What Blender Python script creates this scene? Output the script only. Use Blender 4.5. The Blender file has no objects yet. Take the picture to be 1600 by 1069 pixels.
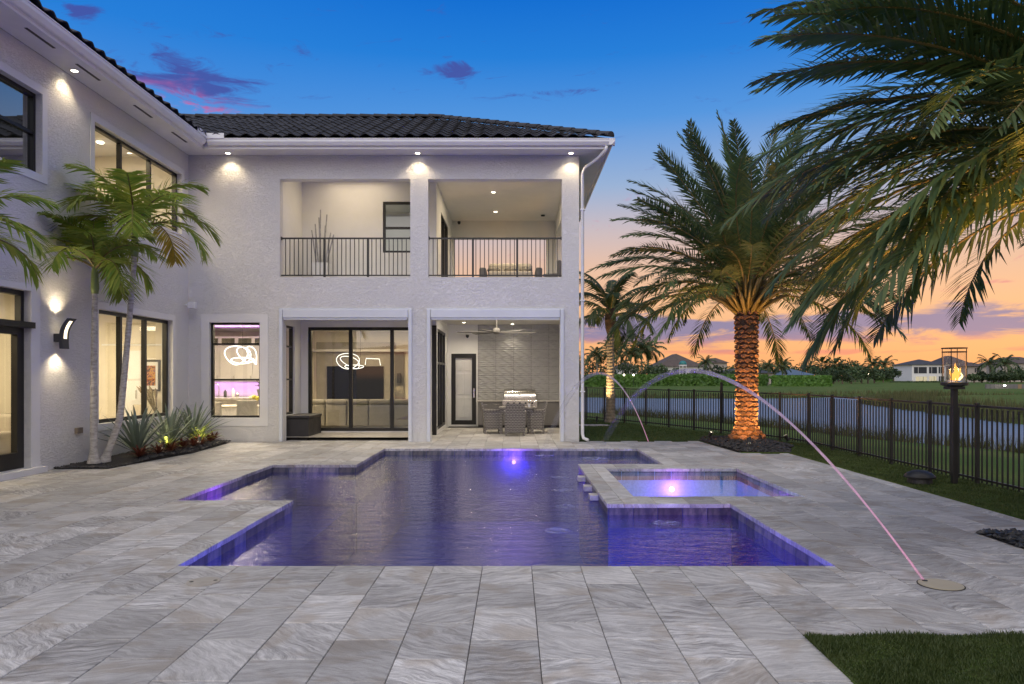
import bpy, math, random
from mathutils import Vector, Matrix
R = math.radians
random.seed(7)
S = bpy.context.scene
COL = S.collection

# ------------------------------------------------------------------ camera
F, H, VX, VY = 1140.0, 1.6, 803.0, 587.0          # focal length in photo pixels, eye height, vanishing point
cam_d = bpy.data.cameras.new('camera'); cam = bpy.data.objects.new('camera', cam_d); COL.objects.link(cam)
cam.location = (0, 0, H); cam.rotation_euler = (R(90), 0, 0)
cam_d.sensor_width = 36; cam_d.lens = 36*F/1600
cam_d.shift_x = (800-VX)/1600; cam_d.shift_y = (VY-534.5)/1600
cam_d.clip_start = 0.05; cam_d.clip_end = 4000
S.camera = cam

# ------------------------------------------------------------------ node helpers
class NT:
    def __init__(s, tree): s.t = tree; tree.nodes.clear()
    def n(s, typ, **kw):
        nd = s.t.nodes.new(typ)
        for k, v in kw.items():
            if k.startswith('i_'):
                key = k[2:]; key = int(key) if key.isdigit() else key.replace('_', ' ')
                s.set(nd.inputs[key], v)
            else: setattr(nd, k, v)
        return nd
    def set(s, sock, v):
        if isinstance(v, bpy.types.NodeSocket): s.t.links.new(v, sock)
        elif isinstance(v, bpy.types.Node): s.t.links.new(v.outputs[0], sock)
        else:
            if isinstance(v, (tuple, list)) and sock.type == 'RGBA' and len(v) == 3: v = (*v, 1)
            sock.default_value = v
    def m(s, op, a, b=0.0, c=None):
        nd = s.t.nodes.new('ShaderNodeMath'); nd.operation = op
        s.set(nd.inputs[0], a); s.set(nd.inputs[1], b)
        if c is not None: s.set(nd.inputs[2], c)
        return nd.outputs[0]
    def mix(s, f, a, b, blend='MIX'):
        nd = s.t.nodes.new('ShaderNodeMix'); nd.data_type = 'RGBA'; nd.blend_type = blend
        s.set(nd.inputs[0], f); s.set(nd.inputs[6], a); s.set(nd.inputs[7], b)
        return nd.outputs[2]
    def ramp(s, f, stops, interp='LINEAR'):
        nd = s.t.nodes.new('ShaderNodeValToRGB'); nd.color_ramp.interpolation = interp
        e = nd.color_ramp.elements
        while len(e) < len(stops): e.new(0.5)
        for k, (p, c) in enumerate(stops):
            e[k].position = p; e[k].color = (*c, 1) if len(c) == 3 else c
        s.set(nd.inputs[0], f); return nd.outputs[0]
    def sstep(s, v, a, b):
        nd = s.t.nodes.new('ShaderNodeMapRange'); nd.interpolation_type = 'SMOOTHSTEP'
        s.set(nd.inputs[0], v); s.set(nd.inputs[1], a); s.set(nd.inputs[2], b); nd.inputs[3].default_value = 0; nd.inputs[4].default_value = 1
        return nd.outputs[0]
    def noise(s, vec, scale, detail=3, rough=.55, dist=0.0, out='Fac'):
        nd = s.n('ShaderNodeTexNoise'); nd.inputs['Scale'].default_value = scale; nd.inputs['Detail'].default_value = detail
        nd.inputs['Roughness'].default_value = rough; nd.inputs['Distortion'].default_value = dist
        if vec is not None: s.set(nd.inputs['Vector'], vec)
        return nd.outputs[out]
def srgb(r, g, b):
    f = lambda c: (c/255)/12.92 if c/255 <= .04045 else ((c/255+.055)/1.055)**2.4
    return (f(r), f(g), f(b))

# ------------------------------------------------------------------ dusk sky
W = bpy.data.worlds.new('World'); S.world = W; W.use_nodes = True
q = NT(W.node_tree)
tc = q.n('ShaderNodeTexCoord'); sep = q.n('ShaderNodeSeparateXYZ', i_0=tc.outputs['Generated'])
dx, dy, dz = sep.outputs
el = q.m('ARCSINE', dz); az = q.m('ARCTAN2', dx, dy)
base = q.ramp(q.m('MULTIPLY_ADD', dz, .8, .2), [
    (0.00, (.02, .025, .02)), (.195, (.04, .045, .03)), (.203, srgb(255, 176, 116)), (.232, srgb(255, 186, 128)), (.272, srgb(252, 194, 146)),
    (.312, srgb(238, 194, 165)), (.352, srgb(208, 190, 192)), (.40, srgb(155, 180, 216)), (.464, srgb(84, 152, 226)),
    (.52, srgb(34, 128, 220)), (.57, srgb(10, 110, 212)), (.68, srgb(26, 90, 170)), (.82, srgb(48, 84, 136)), (1.0, srgb(52, 80, 124))])
# the side away from the sunset is cooler near the horizon
away = q.m('MULTIPLY', q.sstep(dy, .15, -.5), q.sstep(dz, .5, .1))
base = q.mix(q.m('MULTIPLY', away, .5), base, srgb(186, 178, 180))
# left of the house the low sky turns blue earlier
leftw = q.m('MULTIPLY', q.sstep(az, .0, -.5), q.sstep(dz, .05, .2))
base = q.mix(q.m('MULTIPLY', leftw, .35), base, srgb(40, 128, 222))
cmb = q.n('ShaderNodeCombineXYZ'); q.set(cmb.inputs[0], q.m('MULTIPLY', az, 5.0)); q.set(cmb.inputs[1], q.m('MULTIPLY', el, 26.0))
nz1 = q.noise(cmb, 1.7, 5, .62, .4)
cmb2 = q.n('ShaderNodeCombineXYZ'); q.set(cmb2.inputs[0], q.m('MULTIPLY', q.m('ADD', az, q.m('MULTIPLY', el, -.9)), 13.0)); q.set(cmb2.inputs[1], q.m('MULTIPLY', el, 46.0)); cmb2.inputs[2].default_value = 3.3
nz2 = q.noise(cmb2, 1.15, 6, .66, .7)
def gauss(a0, e0, wa, we, tilt=0.0):
    u = q.m('DIVIDE', q.m('SUBTRACT', az, a0), wa)
    e = q.m('SUBTRACT', q.m('SUBTRACT', el, e0), q.m('MULTIPLY', q.m('SUBTRACT', az, a0), tilt))
    v = q.m('DIVIDE', e, we)
    return q.m('EXPONENT', q.m('MULTIPLY', q.m('ADD', q.m('MULTIPLY', u, u), q.m('MULTIPLY', v, v)), -1.0))
# wispy high clouds
hi = q.m('MAXIMUM', gauss(-.41, .352, .10, .034, -.12), gauss(-.095, .394, .062, .011))
hi = q.m('MAXIMUM', hi, q.m('MULTIPLY', gauss(.06, .37, .07, .007), .75))
hi = q.m('MAXIMUM', hi, q.m('MULTIPLY', gauss(-.535, .405, .022, .014), .95))
hid = q.sstep(q.m('ADD', q.m('MULTIPLY', hi, .60), q.m('MULTIPLY', q.m('SUBTRACT', nz2, .5), 2.0)), .20, .62)
hcol = q.mix(q.sstep(q.m('ADD', q.m('MULTIPLY', nz1, .8), q.m('MULTIPLY', q.m('ADD', q.m('SUBTRACT', el, .352), q.m('MULTIPLY', q.m('ADD', az, .41), .12)), 10.0)), .06, .40), srgb(222, 92, 142), srgb(70, 78, 160))
base = q.mix(q.m('MULTIPLY', hid, .86), base, hcol)
# the low bank of clouds along the horizon
bd = q.m('DIVIDE', q.m('SUBTRACT', el, .062), .028)
band = q.m('EXPONENT', q.m('MULTIPLY', q.m('MULTIPLY', bd, bd), -1.0))
bd2 = q.m('DIVIDE', q.m('SUBTRACT', el, .030), .006)
band2 = q.m('MULTIPLY', q.m('EXPONENT', q.m('MULTIPLY', q.m('MULTIPLY', bd2, bd2), -1.0)), .75)
lo = q.sstep(q.m('ADD', q.m('MULTIPLY', q.m('MAXIMUM', band, band2), .70), q.m('MULTIPLY', q.m('SUBTRACT', nz1, .5), 1.5)), .36, .62)
lcol = q.mix(q.sstep(q.m('ADD', el, q.m('MULTIPLY', nz2, .03)), .044, .072), srgb(240, 150, 126), srgb(126, 128, 172))
base = q.mix(q.m('MULTIPLY', lo, .9), base, lcol)
nis = q.n('ShaderNodeTexSky', sky_type='NISHITA', sun_disc=False, sun_elevation=R(2.0), sun_rotation=R(35), air_density=1.0, dust_density=1.0, ozone_density=2.0)
bg1 = q.n('ShaderNodeBackground', i_Color=base, i_Strength=0.78)
bg2 = q.n('ShaderNodeBackground', i_Color=nis, i_Strength=0.006)
add = q.n('ShaderNodeAddShader'); q.set(add.inputs[0], bg1); q.set(add.inputs[1], bg2)
q.n('ShaderNodeOutputWorld', i_Surface=add)

# soft last light of the day from the open sky behind the camera
sd = bpy.data.lights.new('sun', 'SUN'); sd.energy = 2.4; sd.angle = R(100); sd.color = (1.0, .90, .77)
so = bpy.data.objects.new('sun', sd); COL.objects.link(so); so.location = (-6, -8, 20)
so.rotation_euler = (R(38), 0, R(-16))

S.view_settings.view_transform = 'Standard'; S.view_settings.look = 'None'; S.view_settings.gamma = 1.0
S.view_settings.exposure = 0.30; S.view_settings.use_curve_mapping = False
S.render.engine = 'CYCLES'
S.cycles.use_denoising = True; S.cycles.max_bounces = 7; S.cycles.diffuse_bounces = 3; S.cycles.glossy_bounces = 3
S.cycles.transparent_max_bounces = 14; S.cycles.transmission_bounces = 4
S.cycles.sample_clamp_indirect = 4.0; S.cycles.sample_clamp_direct = 0.0
S.cycles.caustics_reflective = False; S.cycles.caustics_refractive = False

# ------------------------------------------------------------------ materials
MATS = {}
def mat(name, col, rough=.6, metal=0.0, var=0.0, vscale=3.0, bump=0.0, bscale=40.0, spec=.5, col2=None, coat=0.0, stretch=None, obj_var=0.0):
    if name in MATS: return MATS[name]
    M = bpy.data.materials.new(name); M.use_nodes = True; MATS[name] = M
    t = NT(M.node_tree)
    p = t.n('ShaderNodeBsdfPrincipled', i_Roughness=rough, i_Metallic=metal)
    p.inputs['Specular IOR Level'].default_value = spec; p.inputs['Coat Weight'].default_value = coat
    co = t.n('ShaderNodeTexCoord').outputs['Object']
    if stretch:
        co = t.n('ShaderNodeMapping', i_0=co, i_Scale=stretch).outputs[0]
    c = (*col, 1)
    if var or col2:
        c2 = col2 if col2 else tuple(max(0, k*(1-var)) for k in col)
        nz = t.noise(co, vscale, 5, .62)
        c = t.mix(t.sstep(nz, .32, .68), col, c2)
    if obj_var:
        oi = t.n('ShaderNodeObjectInfo')
        h = t.n('ShaderNodeHueSaturation', i_Color=c); t.set(h.inputs['Value'], t.m('MULTIPLY_ADD', oi.outputs['Random'], obj_var*2, 1-obj_var)); c = h.outputs[0]
    t.set(p.inputs['Base Color'], c)
    if bump:
        b = t.n('ShaderNodeBump', i_Strength=1.0, i_Distance=bump); t.set(b.inputs['Height'], t.noise(co, bscale, 4, .6)); t.set(p.inputs['Normal'], b)
        if var: t.set(p.inputs['Roughness'], t.m('MULTIPLY_ADD', nz, .3, rough-.15))
    t.n('ShaderNodeOutputMaterial', i_Surface=p)
    return M
def emit(name, col, strength):
    if name in MATS: return MATS[name]
    M = bpy.data.materials.new(name); M.use_nodes = True; MATS[name] = M
    t = NT(M.node_tree); e = t.n('ShaderNodeEmission', i_Color=(*col, 1), i_Strength=strength); t.n('ShaderNodeOutputMaterial', i_Surface=e)
    return M
def newmat(name):
    M = bpy.data.materials.new(name); M.use_nodes = True; MATS[name] = M
    return M, NT(M.node_tree)

def stucco(name, col, bumpd=.012):
    M, t = newmat(name)
    co = t.n('ShaderNodeTexCoord').outputs['Object']
    a = t.noise(co, 9, 6, .68, .9); b_ = t.noise(t.n('ShaderNodeMapping', i_0=co, i_Scale=(1, 1, 2.2)).outputs[0], 14, 4, .6, 1.5)
    h = t.m('ADD', t.m('MULTIPLY', t.sstep(b_, .45, .62), .7), t.m('MULTIPLY', a, .5))
    big = t.noise(co, .5, 4, .6)
    c = t.mix(t.sstep(big, .3, .75), col, tuple(k*.93 for k in col))
    p = t.n('ShaderNodeBsdfPrincipled', i_Roughness=.85); p.inputs['Specular IOR Level'].default_value = .25
    t.set(p.inputs['Base Color'], t.mix(t.m('MULTIPLY', t.sstep(b_, .55, .3), .09), c, (.35, .35, .36, 1)))
    b = t.n('ShaderNodeBump', i_Strength=.8, i_Distance=bumpd, i_Height=h); t.set(p.inputs['Normal'], b)
    t.n('ShaderNodeOutputMaterial', i_Surface=p); return M
M_stucco = stucco('stucco_white', (.77, .76, .735), .015)
M_smooth = mat('smooth_stucco', (.75, .745, .73), .8, var=.06, vscale=1.2, bump=.002, bscale=60)
M_trim = mat('white_trim', (.78, .78, .78), .45, var=.05)
M_shut = mat('shutter_rail', (.66, .69, .73), .4, var=.05)
M_black = mat('bronze_frame', (.016, .015, .014), .38, var=.3, spec=.4)
M_blackm = mat('black_metal', (.020, .019, .018), .42, var=.3)
M_roof = mat('roof_tile', (.050, .050, .053), .8, col2=(.022, .022, .026), vscale=5, bump=.004, bscale=50, obj_var=.35)
M_cream = mat('interior_wall', (.72, .66, .54), .8, var=.05)
M_ceil = mat('ceiling_paint', (.74, .72, .67), .85, var=.04)
M_floorin = mat('interior_floor', (.5, .46, .40), .35, var=.12, vscale=1.5)
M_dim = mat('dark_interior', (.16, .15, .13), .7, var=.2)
M_cab = mat('kitchen_cabinet', (.60, .57, .54), .45, var=.05)
M_cabgrey = mat('grey_cabinet', (.15, .142, .138), .5, var=.1)
M_counter = mat('stone_counter', (.46, .43, .40), .3, var=.3, vscale=14)
M_steel = mat('stainless', (.62, .60, .57), .24, 1.0, var=.12, vscale=8)
M_wall_tile = mat('wave_tile', (.37, .37, .365), .4, var=.12, vscale=3)
M_sofa = mat('sofa_fabric', (.34, .31, .26), .85, var=.15, bump=.003, bscale=120)
M_cream_f = mat('cream_upholstery', (.58, .52, .43), .8, var=.1)
M_tv = mat('tv_screen', (.003, .003, .003), .6, spec=.08)
M_plastic = mat('black_plastic', (.018, .017, .018), .5, var=.2)
M_white = mat('white_plastic', (.7, .7, .7), .4)
M_mulch = mat('black_mulch', (.020, .019, .019), .7, col2=(.055, .052, .052), vscale=20)
M_soil = mat('dark_soil', (.014, .012, .011), .95, var=.4, vscale=12, bump=.02, bscale=30)

def schlick(t, f0=.045, nrm=None):
    g = t.n('ShaderNodeNewGeometry'); d = t.n('ShaderNodeVectorMath', operation='DOT_PRODUCT'); t.set(d.inputs[0], g.outputs['Incoming']); t.set(d.inputs[1], nrm or g.outputs['Normal'])
    c = t.m('SUBTRACT', 1.0, t.m('ABSOLUTE', d.outputs['Value'])); return t.m('MULTIPLY_ADD', t.m('POWER', c, 5.0), 1-f0, f0)
def glass(name, tint=(.86, .89, .88), refl=1.0):
    M, t = newmat(name)
    fr = schlick(t)
    tr = t.n('ShaderNodeBsdfTransparent', i_Color=(*tint, 1)); gl = t.n('ShaderNodeBsdfGlossy', i_Color=(.95, .97, 1, 1), i_Roughness=.01)
    mx = t.n('ShaderNodeMixShader'); t.set(mx.inputs[0], t.m('MINIMUM', t.m('MULTIPLY_ADD', fr, 1.7*refl, .01), 1.0)); t.set(mx.inputs[1], tr); t.set(mx.inputs[2], gl)
    t.n('ShaderNodeOutputMaterial', i_Surface=mx); return M
M_glass = glass('window_glass'); M_glass_tint = glass('tinted_glass', (.74, .75, .68), 1.1); M_glass_dark = glass('blue_tinted_glass', (.26, .33, .38), 3.2)

# stone pavers: silver travertine-look marble, every paver veined differently
M_paver, t = newmat('silver_stone_paver')
tc_ = t.n('ShaderNodeTexCoord'); oi = t.n('ShaderNodeObjectInfo'); ge = t.n('ShaderNodeNewGeometry')
rnd = t.m('FRACT', t.m('ADD', oi.outputs['Random'], ge.outputs['Random Per Island']))
rnd2 = t.m('FRACT', t.m('MULTIPLY', rnd, 17.31)); rnd3 = t.m('FRACT', t.m('MULTIPLY', rnd, 41.7))
off = t.n('ShaderNodeCombineXYZ'); t.set(off.inputs[0], t.m('MULTIPLY', rnd, 37.0)); t.set(off.inputs[1], t.m('MULTIPLY', rnd2, 53.0)); t.set(off.inputs[2], t.m('MULTIPLY', rnd3, 29.0))
va = t.n('ShaderNodeVectorMath', operation='ADD'); t.set(va.inputs[0], tc_.outputs['Object']); t.set(va.inputs[1], off)
vr = t.n('ShaderNodeVectorRotate', rotation_type='Z_AXIS'); t.set(vr.inputs['Vector'], va); t.set(vr.inputs['Angle'], t.m('MULTIPLY', t.m('SUBTRACT', rnd2, .42), 1.5))
mp = t.n('ShaderNodeMapping', i_0=vr, i_Scale=(1.5, 12.0, 1.0))
wob = t.noise(vr, 2.2, 3, .55, 0, 'Color')
vw = t.n('ShaderNodeVectorMath', operation='MULTIPLY_ADD'); t.set(vw.inputs[0], wob); vw.inputs[1].default_value = (.4, 3.4, 0); t.set(vw.inputs[2], mp)
v1 = t.noise(vw, 2.3, 10, .78, .2); v2 = t.noise(vw, 5.5, 7, .74, .3)
patch = t.noise(vr, 2.6, 3, .5, .6)
c = t.ramp(v1, [(.32, (.15, .143, .137)), (.43, (.29, .28, .268)), (.50, (.42, .408, .392)), (.57, (.55, .537, .517)), (.68, (.68, .667, .645))])
c = t.mix(t.m('MULTIPLY_ADD', t.m('FRACT', t.m('MULTIPLY', rnd, 7.7)), .6, .48), (.46, .445, .42, 1), c)
c = t.mix(t.m('MULTIPLY', t.sstep(patch, .50, .66), .55), c, (.32, .272, .215, 1))
c = t.mix(t.m('MULTIPLY', t.sstep(v2, .56, .68), .48), c, (.17, .16, .15, 1))
c = t.mix(t.m('MULTIPLY', t.sstep(v2, .40, .30), .30), c, (.66, .655, .65, 1))
hs = t.n('ShaderNodeHueSaturation', i_Color=c); t.set(hs.inputs['Value'], t.m('MULTIPLY_ADD', rnd3, .46, .80))
gr = t.noise(tc_.outputs['Object'], 170, 2, .5)
stn = t.sstep(t.noise(ge.outputs['Position'], .9, 6, .68, .6), .45, .72)
c = t.mix(.22, t.mix(t.m('MULTIPLY', stn, .32), hs.outputs[0], (.17, .162, .152, 1)), t.ramp(gr, [(.3, (.1, .1, .1)), (.7, (.7, .7, .7))]), 'OVERLAY')
p = t.n('ShaderNodeBsdfPrincipled', i_Base_Color=c); p.inputs['Specular IOR Level'].default_value = .35
t.set(p.inputs['Roughness'], t.m('MULTIPLY_ADD', v1, .35, .42))
bmp = t.n('ShaderNodeBump', i_Strength=.7, i_Distance=.004); t.set(bmp.inputs['Height'], t.m('ADD', v1, t.m('MULTIPLY', gr, .35))); t.set(p.inputs['Normal'], bmp)
t.n('ShaderNodeOutputMaterial', i_Surface=p)
M_joint = mat('joint_sand', (.045, .043, .042), .95, var=.4, vscale=20)

# dark glazed waterline tiles and pool finish
M_wltile = mat('waterline_tile', (.055, .065, .085), .3, col2=(.16, .15, .15), vscale=18, obj_var=.5, stretch=(1, 1, .3))
M_spatile = mat('spa_face_tile', (.16, .14, .125), .4, col2=(.035, .036, .045), vscale=11, obj_var=.55, stretch=(1, 1, .5))
M_pool = mat('blue_pebble_finish', (.006, .015, .19), .6, col2=(.004, .010, .13), vscale=30)
M_spafin = mat('spa_finish', (.26, .45, .72), .6, var=.2, vscale=30)
def water(name, tint, bumps, rough, refl):
    M, t = newmat(name)
    co = t.n('ShaderNodeTexCoord').outputs['Object']
    mp = t.n('ShaderNodeMapping', i_0=co, i_Scale=(.6, 1.5, 1))
    h = t.m('ADD', t.noise(mp, bumps[1], 4, .6, .8), t.m('MULTIPLY', t.noise(mp, bumps[1]*3.7, 3, .6, .5), .35))
    b = t.n('ShaderNodeBump', i_Strength=1.0, i_Distance=bumps[0], i_Height=h)
    fr = schlick(t, .022, b.outputs[0])
    tr = t.n('ShaderNodeBsdfTransparent', i_Color=(*tint, 1)); gl = t.n('ShaderNodeBsdfGlossy', i_Color=(1, 1, 1, 1), i_Roughness=rough); t.set(gl.inputs['Normal'], b)
    mx = t.n('ShaderNodeMixShader'); t.set(mx.inputs[0], t.m('MINIMUM', t.m('MULTIPLY', fr, refl), 1.0)); t.set(mx.inputs[1], tr); t.set(mx.inputs[2], gl)
    t.n('ShaderNodeOutputMaterial', i_Surface=mx); return M
M_water = water('pool_water', (.46, .54, 1.0), (.017, 4.0), .015, .92)
M_spawater = water('spa_water', (.85, .93, .99), (.0010, 5), .01, .42)
M_lake, t = newmat('lake_water')
co = t.n('ShaderNodeTexCoord').outputs['Object']
b = t.n('ShaderNodeBump', i_Strength=1.0, i_Distance=.35); t.set(b.inputs['Height'], t.noise(t.n('ShaderNodeMapping', i_0=co, i_Scale=(.55, 1.5, 1)).outputs[0], 2.2, 4, .6, .5))
p = t.n('ShaderNodeBsdfPrincipled', i_Base_Color=(.14, .195, .28, 1), i_Roughness=.45, i_Specular_IOR_Level=.28); p.inputs['IOR'].default_value = 1.33; t.set(p.inputs['Normal'], b)
t.n('ShaderNodeOutputMaterial', i_Surface=p)

def leafmat(name, c1, c2, rough=.5, trans=.25, vs=2.0, ov=.2):
    M, t = newmat(name)
    co = t.n('ShaderNodeTexCoord').outputs['Object']; oi = t.n('ShaderNodeObjectInfo'); ge = t.n('ShaderNodeNewGeometry')
    f = t.m('ADD', t.m('MULTIPLY', t.noise(co, vs, 3, .6), .6), t.m('MULTIPLY', ge.outputs['Random Per Island'], .4))
    c = t.mix(t.sstep(f, .25, .75), c1, c2)
    h = t.n('ShaderNodeHueSaturation', i_Color=c); t.set(h.inputs['Value'], t.m('MULTIPLY_ADD', oi.outputs['Random'], ov*2, 1-ov))
    p = t.n('ShaderNodeBsdfPrincipled', i_Base_Color=h.outputs[0], i_Roughness=rough); p.inputs['Specular IOR Level'].default_value = .35
    tl = t.n('ShaderNodeBsdfTranslucent', i_Color=h.outputs[0])
    mx = t.n('ShaderNodeMixShader', i_0=trans); t.set(mx.inputs[1], p); t.set(mx.inputs[2], tl)
    t.n('ShaderNodeOutputMaterial', i_Surface=mx); return M
M_date = leafmat('date_palm_leaf', (.050, .100, .042), (.105, .145, .045), ov=.3)
M_rach = mat('palm_rachis', (.20, .15, .05), .55, var=.3, vscale=6)
M_adon = leafmat('christmas_palm_leaf', (.17, .28, .038), (.34, .38, .065), ov=.25, trans=.4)
M_adony = leafmat('yellowing_palm_leaf', (.52, .38, .05), (.36, .34, .05), trans=.4)
M_coco = leafmat('coconut_palm_leaf', (.03, .065, .03), (.07, .09, .03))
M_fartree = leafmat('far_tree_leaf', (.04, .075, .03), (.095, .13, .05), vs=.4, ov=.35)
M_farpalm = leafmat('far_palm_leaf', (.035, .070, .026), (.09, .12, .042), ov=.3)
M_hedge = leafmat('hedge_leaf', (.065, .16, .025), (.13, .25, .045), vs=.5)
M_agave = leafmat('agave_leaf', (.11, .155, .125), (.17, .21, .165), trans=.1)
M_agavey = leafmat('variegated_leaf', (.36, .40, .08), (.22, .30, .08), trans=.2)
M_croton = leafmat('red_croton_leaf', (.16, .045, .02), (.08, .02, .015), trans=.2)
M_turf = leafmat('turf_blade', (.038, .066, .014), (.085, .110, .030), trans=.2, vs=8)
M_reed = leafmat('shore_reed', (.055, .066, .02), (.12, .115, .04), trans=.2, vs=.5)
M_trunk = mat('date_palm_trunk', (.105, .062, .036), .85, col2=(.05, .03, .02), vscale=9, bump=.02, bscale=24)
M_scale = mat('leaf_base', (.26, .125, .065), .8, col2=(.13, .06, .034), vscale=9, obj_var=.4, bump=.006, bscale=60)
M_gtrunk = mat('grey_palm_trunk', (.55, .52, .47), .85, col2=(.30, .28, .25), vscale=10, stretch=(1, 1, 3), bump=.006, bscale=40)
M_shaft = mat('crownshaft', (.18, .24, .07), .45, var=.3)
M_btrunk = mat('brown_trunk', (.16, .12, .08), .9, var=.4, vscale=4)
# lawn / far ground
M_grass, t = newmat('lawn_grass')
co = t.n('ShaderNodeTexCoord').outputs['Object']
c = t.mix(t.sstep(t.noise(co, .22, 5, .65), .35, .68), (.065, .115, .024, 1), (.11, .14, .036, 1))
c = t.mix(t.m('MULTIPLY', t.sstep(t.noise(co, 14, 4, .7), .42, .7), .6), c, (.040, .070, .015, 1))
p = t.n('ShaderNodeBsdfPrincipled', i_Base_Color=c, i_Roughness=.9); p.inputs['Specular IOR Level'].default_value = .1
b = t.n('ShaderNodeBump', i_Strength=.9, i_Distance=.03); t.set(b.inputs['Height'], t.noise(co, 40, 3, .7)); t.set(p.inputs['Normal'], b)
t.n('ShaderNodeOutputMaterial', i_Surface=p)
# woven resin wicker
M_wicker, t = newmat('grey_wicker')
co = t.n('ShaderNodeTexCoord').outputs['Object']
w1 = t.n('ShaderNodeTexWave', wave_type='BANDS', bands_direction='Z', i_Scale=7.0); t.set(w1.inputs['Vector'], co); w1.inputs['Distortion'].default_value = 1.5
w2 = t.n('ShaderNodeTexChecker', i_Scale=24.0); t.set(w2.inputs['Vector'], co)
f = t.m('ADD', t.m('MULTIPLY', w1.outputs['Fac'], .7), t.m('MULTIPLY', w2.outputs['Fac'], .3))
p = t.n('ShaderNodeBsdfPrincipled', i_Roughness=.55, i_Base_Color=t.mix(f, (.05, .046, .044, 1), (.33, .305, .285, 1)))
b = t.n('ShaderNodeBump', i_Strength=1.0, i_Distance=.008, i_Height=f); t.set(p.inputs['Normal'], b)
t.n('ShaderNodeOutputMaterial', i_Surface=p)

WARM = (1.0, .80, .52); WARM2 = (1.0, .86, .66)
M_lamp = emit('warm_lamp', (1.0, .88, .66), 14); M_lampdim = emit('sconce_lens', (1.0, .82, .55), 2.2)
M_neon = emit('white_neon', (1.0, .94, .85), 2.6); M_purple = emit('pool_lens', (.62, .32, 1.0), 7); M_flame = emit('flame', (1.0, .42, .07), 1.6)
M_flamec = emit('flame_core', (1.0, .72, .26), 3.0); M_exit = emit('green_indicator', (.2, .9, .75), 2)

# ------------------------------------------------------------------ mesh helpers
class MB:
    def __init__(s): s.v = []; s.f = []; s.mi = []; s.cur = 0
    def face(s, *idx): s.f.append(idx); s.mi.append(s.cur)
    def add(s, vs, fs, M=None):
        o = len(s.v)
        for p in vs: s.v.append(tuple(M @ Vector(p)) if M else tuple(p))
        for f in fs: s.f.append(tuple(i+o for i in f)); s.mi.append(s.cur)
        return s
    def box(s, x0, x1, y0, y1, z0, z1, M=None):
        if x0 > x1: x0, x1 = x1, x0
        if y0 > y1: y0, y1 = y1, y0
        if z0 > z1: z0, z1 = z1, z0
        return s.add([(x0,y0,z0),(x1,y0,z0),(x1,y1,z0),(x0,y1,z0),(x0,y0,z1),(x1,y0,z1),(x1,y1,z1),(x0,y1,z1)],
              [(0,3,2,1),(4,5,6,7),(0,1,5,4),(1,2,6,5),(2,3,7,6),(3,0,4,7)], M)
    def tube(s, pts, rad, n=8, cap=True):
        pts = [Vector(p) for p in pts]; o = len(s.v); k = len(pts)
        if not isinstance(rad, (list, tuple)): rad = [rad]*k
        up = Vector((0, 0, 1)); prev = None
        for i, p in enumerate(pts):
            d = (pts[min(i+1, k-1)]-pts[max(i-1, 0)]).normalized()
            a = (prev - d*prev.dot(d)) if prev else d.cross(up if abs(d.z) < .95 else Vector((1, 0, 0)))
            a.normalize(); prev = a; b = d.cross(a)
            for j in range(n):
                w = 2*math.pi*j/n; s.v.append(tuple(p + (a*math.cos(w)+b*math.sin(w))*rad[i]))
        for i in range(k-1):
            for j in range(n):
                j2 = (j+1) % n; s.face(o+i*n+j, o+i*n+j2, o+(i+1)*n+j2, o+(i+1)*n+j)
        if cap: s.face(*[o+j for j in range(n)][::-1]); s.face(*[o+(k-1)*n+j for j in range(n)])
        return s
    def lathe(s, prof, c=(0, 0, 0), n=16, sx=1.0, sy=1.0, cap=True):
        o = len(s.v)
        for r, z in prof:
            for j in range(n):
                w = 2*math.pi*j/n; s.v.append((c[0]+r*sx*math.cos(w), c[1]+r*sy*math.sin(w), c[2]+z))
        for i in range(len(prof)-1):
            for j in range(n):
                j2 = (j+1) % n; s.face(o+i*n+j, o+i*n+j2, o+(i+1)*n+j2, o+(i+1)*n+j)
        if cap: s.face(*[o+j for j in range(n)][::-1]); s.face(*[o+(len(prof)-1)*n+j for j in range(n)])
        return s
    def prism(s, poly, z0, z1):
        n = len(poly); o = len(s.v)
        for x, y in poly: s.v.append((x, y, z0))
        for x, y in poly: s.v.append((x, y, z1))
        s.face(*[o+i for i in range(n)][::-1]); s.face(*[o+n+i for i in range(n)])
        for i in range(n): j = (i+1) % n; s.face(o+i, o+j, o+n+j, o+n+i)
        return s
    def sheet(s, poly, z):
        o = len(s.v)
        for x, y in poly: s.v.append((x, y, z))
        s.face(*[o+i for i in range(len(poly))]); return s
ORG = {}
def mk(name, mb, m, parent=None, smooth=False, bevel=0.0):
    me = bpy.data.meshes.new(name); o3 = ORG.get(parent, Vector((0, 0, 0))) if parent else Vector((0, 0, 0))
    me.from_pydata([(a-o3.x, b-o3.y, c-o3.z) for a, b, c in mb.v], [], mb.f)
    ms = m if isinstance(m, (list, tuple)) else [m]
    for k in ms: me.materials.append(k)
    if len(ms) > 1: me.polygons.foreach_set('material_index', mb.mi)
    if smooth: me.polygons.foreach_set('use_smooth', [True]*len(me.polygons))
    me.update()
    ob = bpy.data.objects.new(name, me); COL.objects.link(ob)
    if parent: ob.parent = parent; ORG[ob] = o3
    if bevel:
        md = ob.modifiers.new('bevel', 'BEVEL'); md.width = bevel; md.segments = 2; md.limit_method = 'ANGLE'
    return ob
def thing(name, label, cat, loc=(0, 0, 0), group=None):
    o = bpy.data.objects.new(name, None); COL.objects.link(o); o.location = loc; o.empty_display_size = .2
    ORG[o] = Vector(loc); return tag(o, label, cat, group)
def tag(o, label, cat, group=None):
    o['label'] = label; o['category'] = cat
    if group: o['group'] = group
    return o
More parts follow.
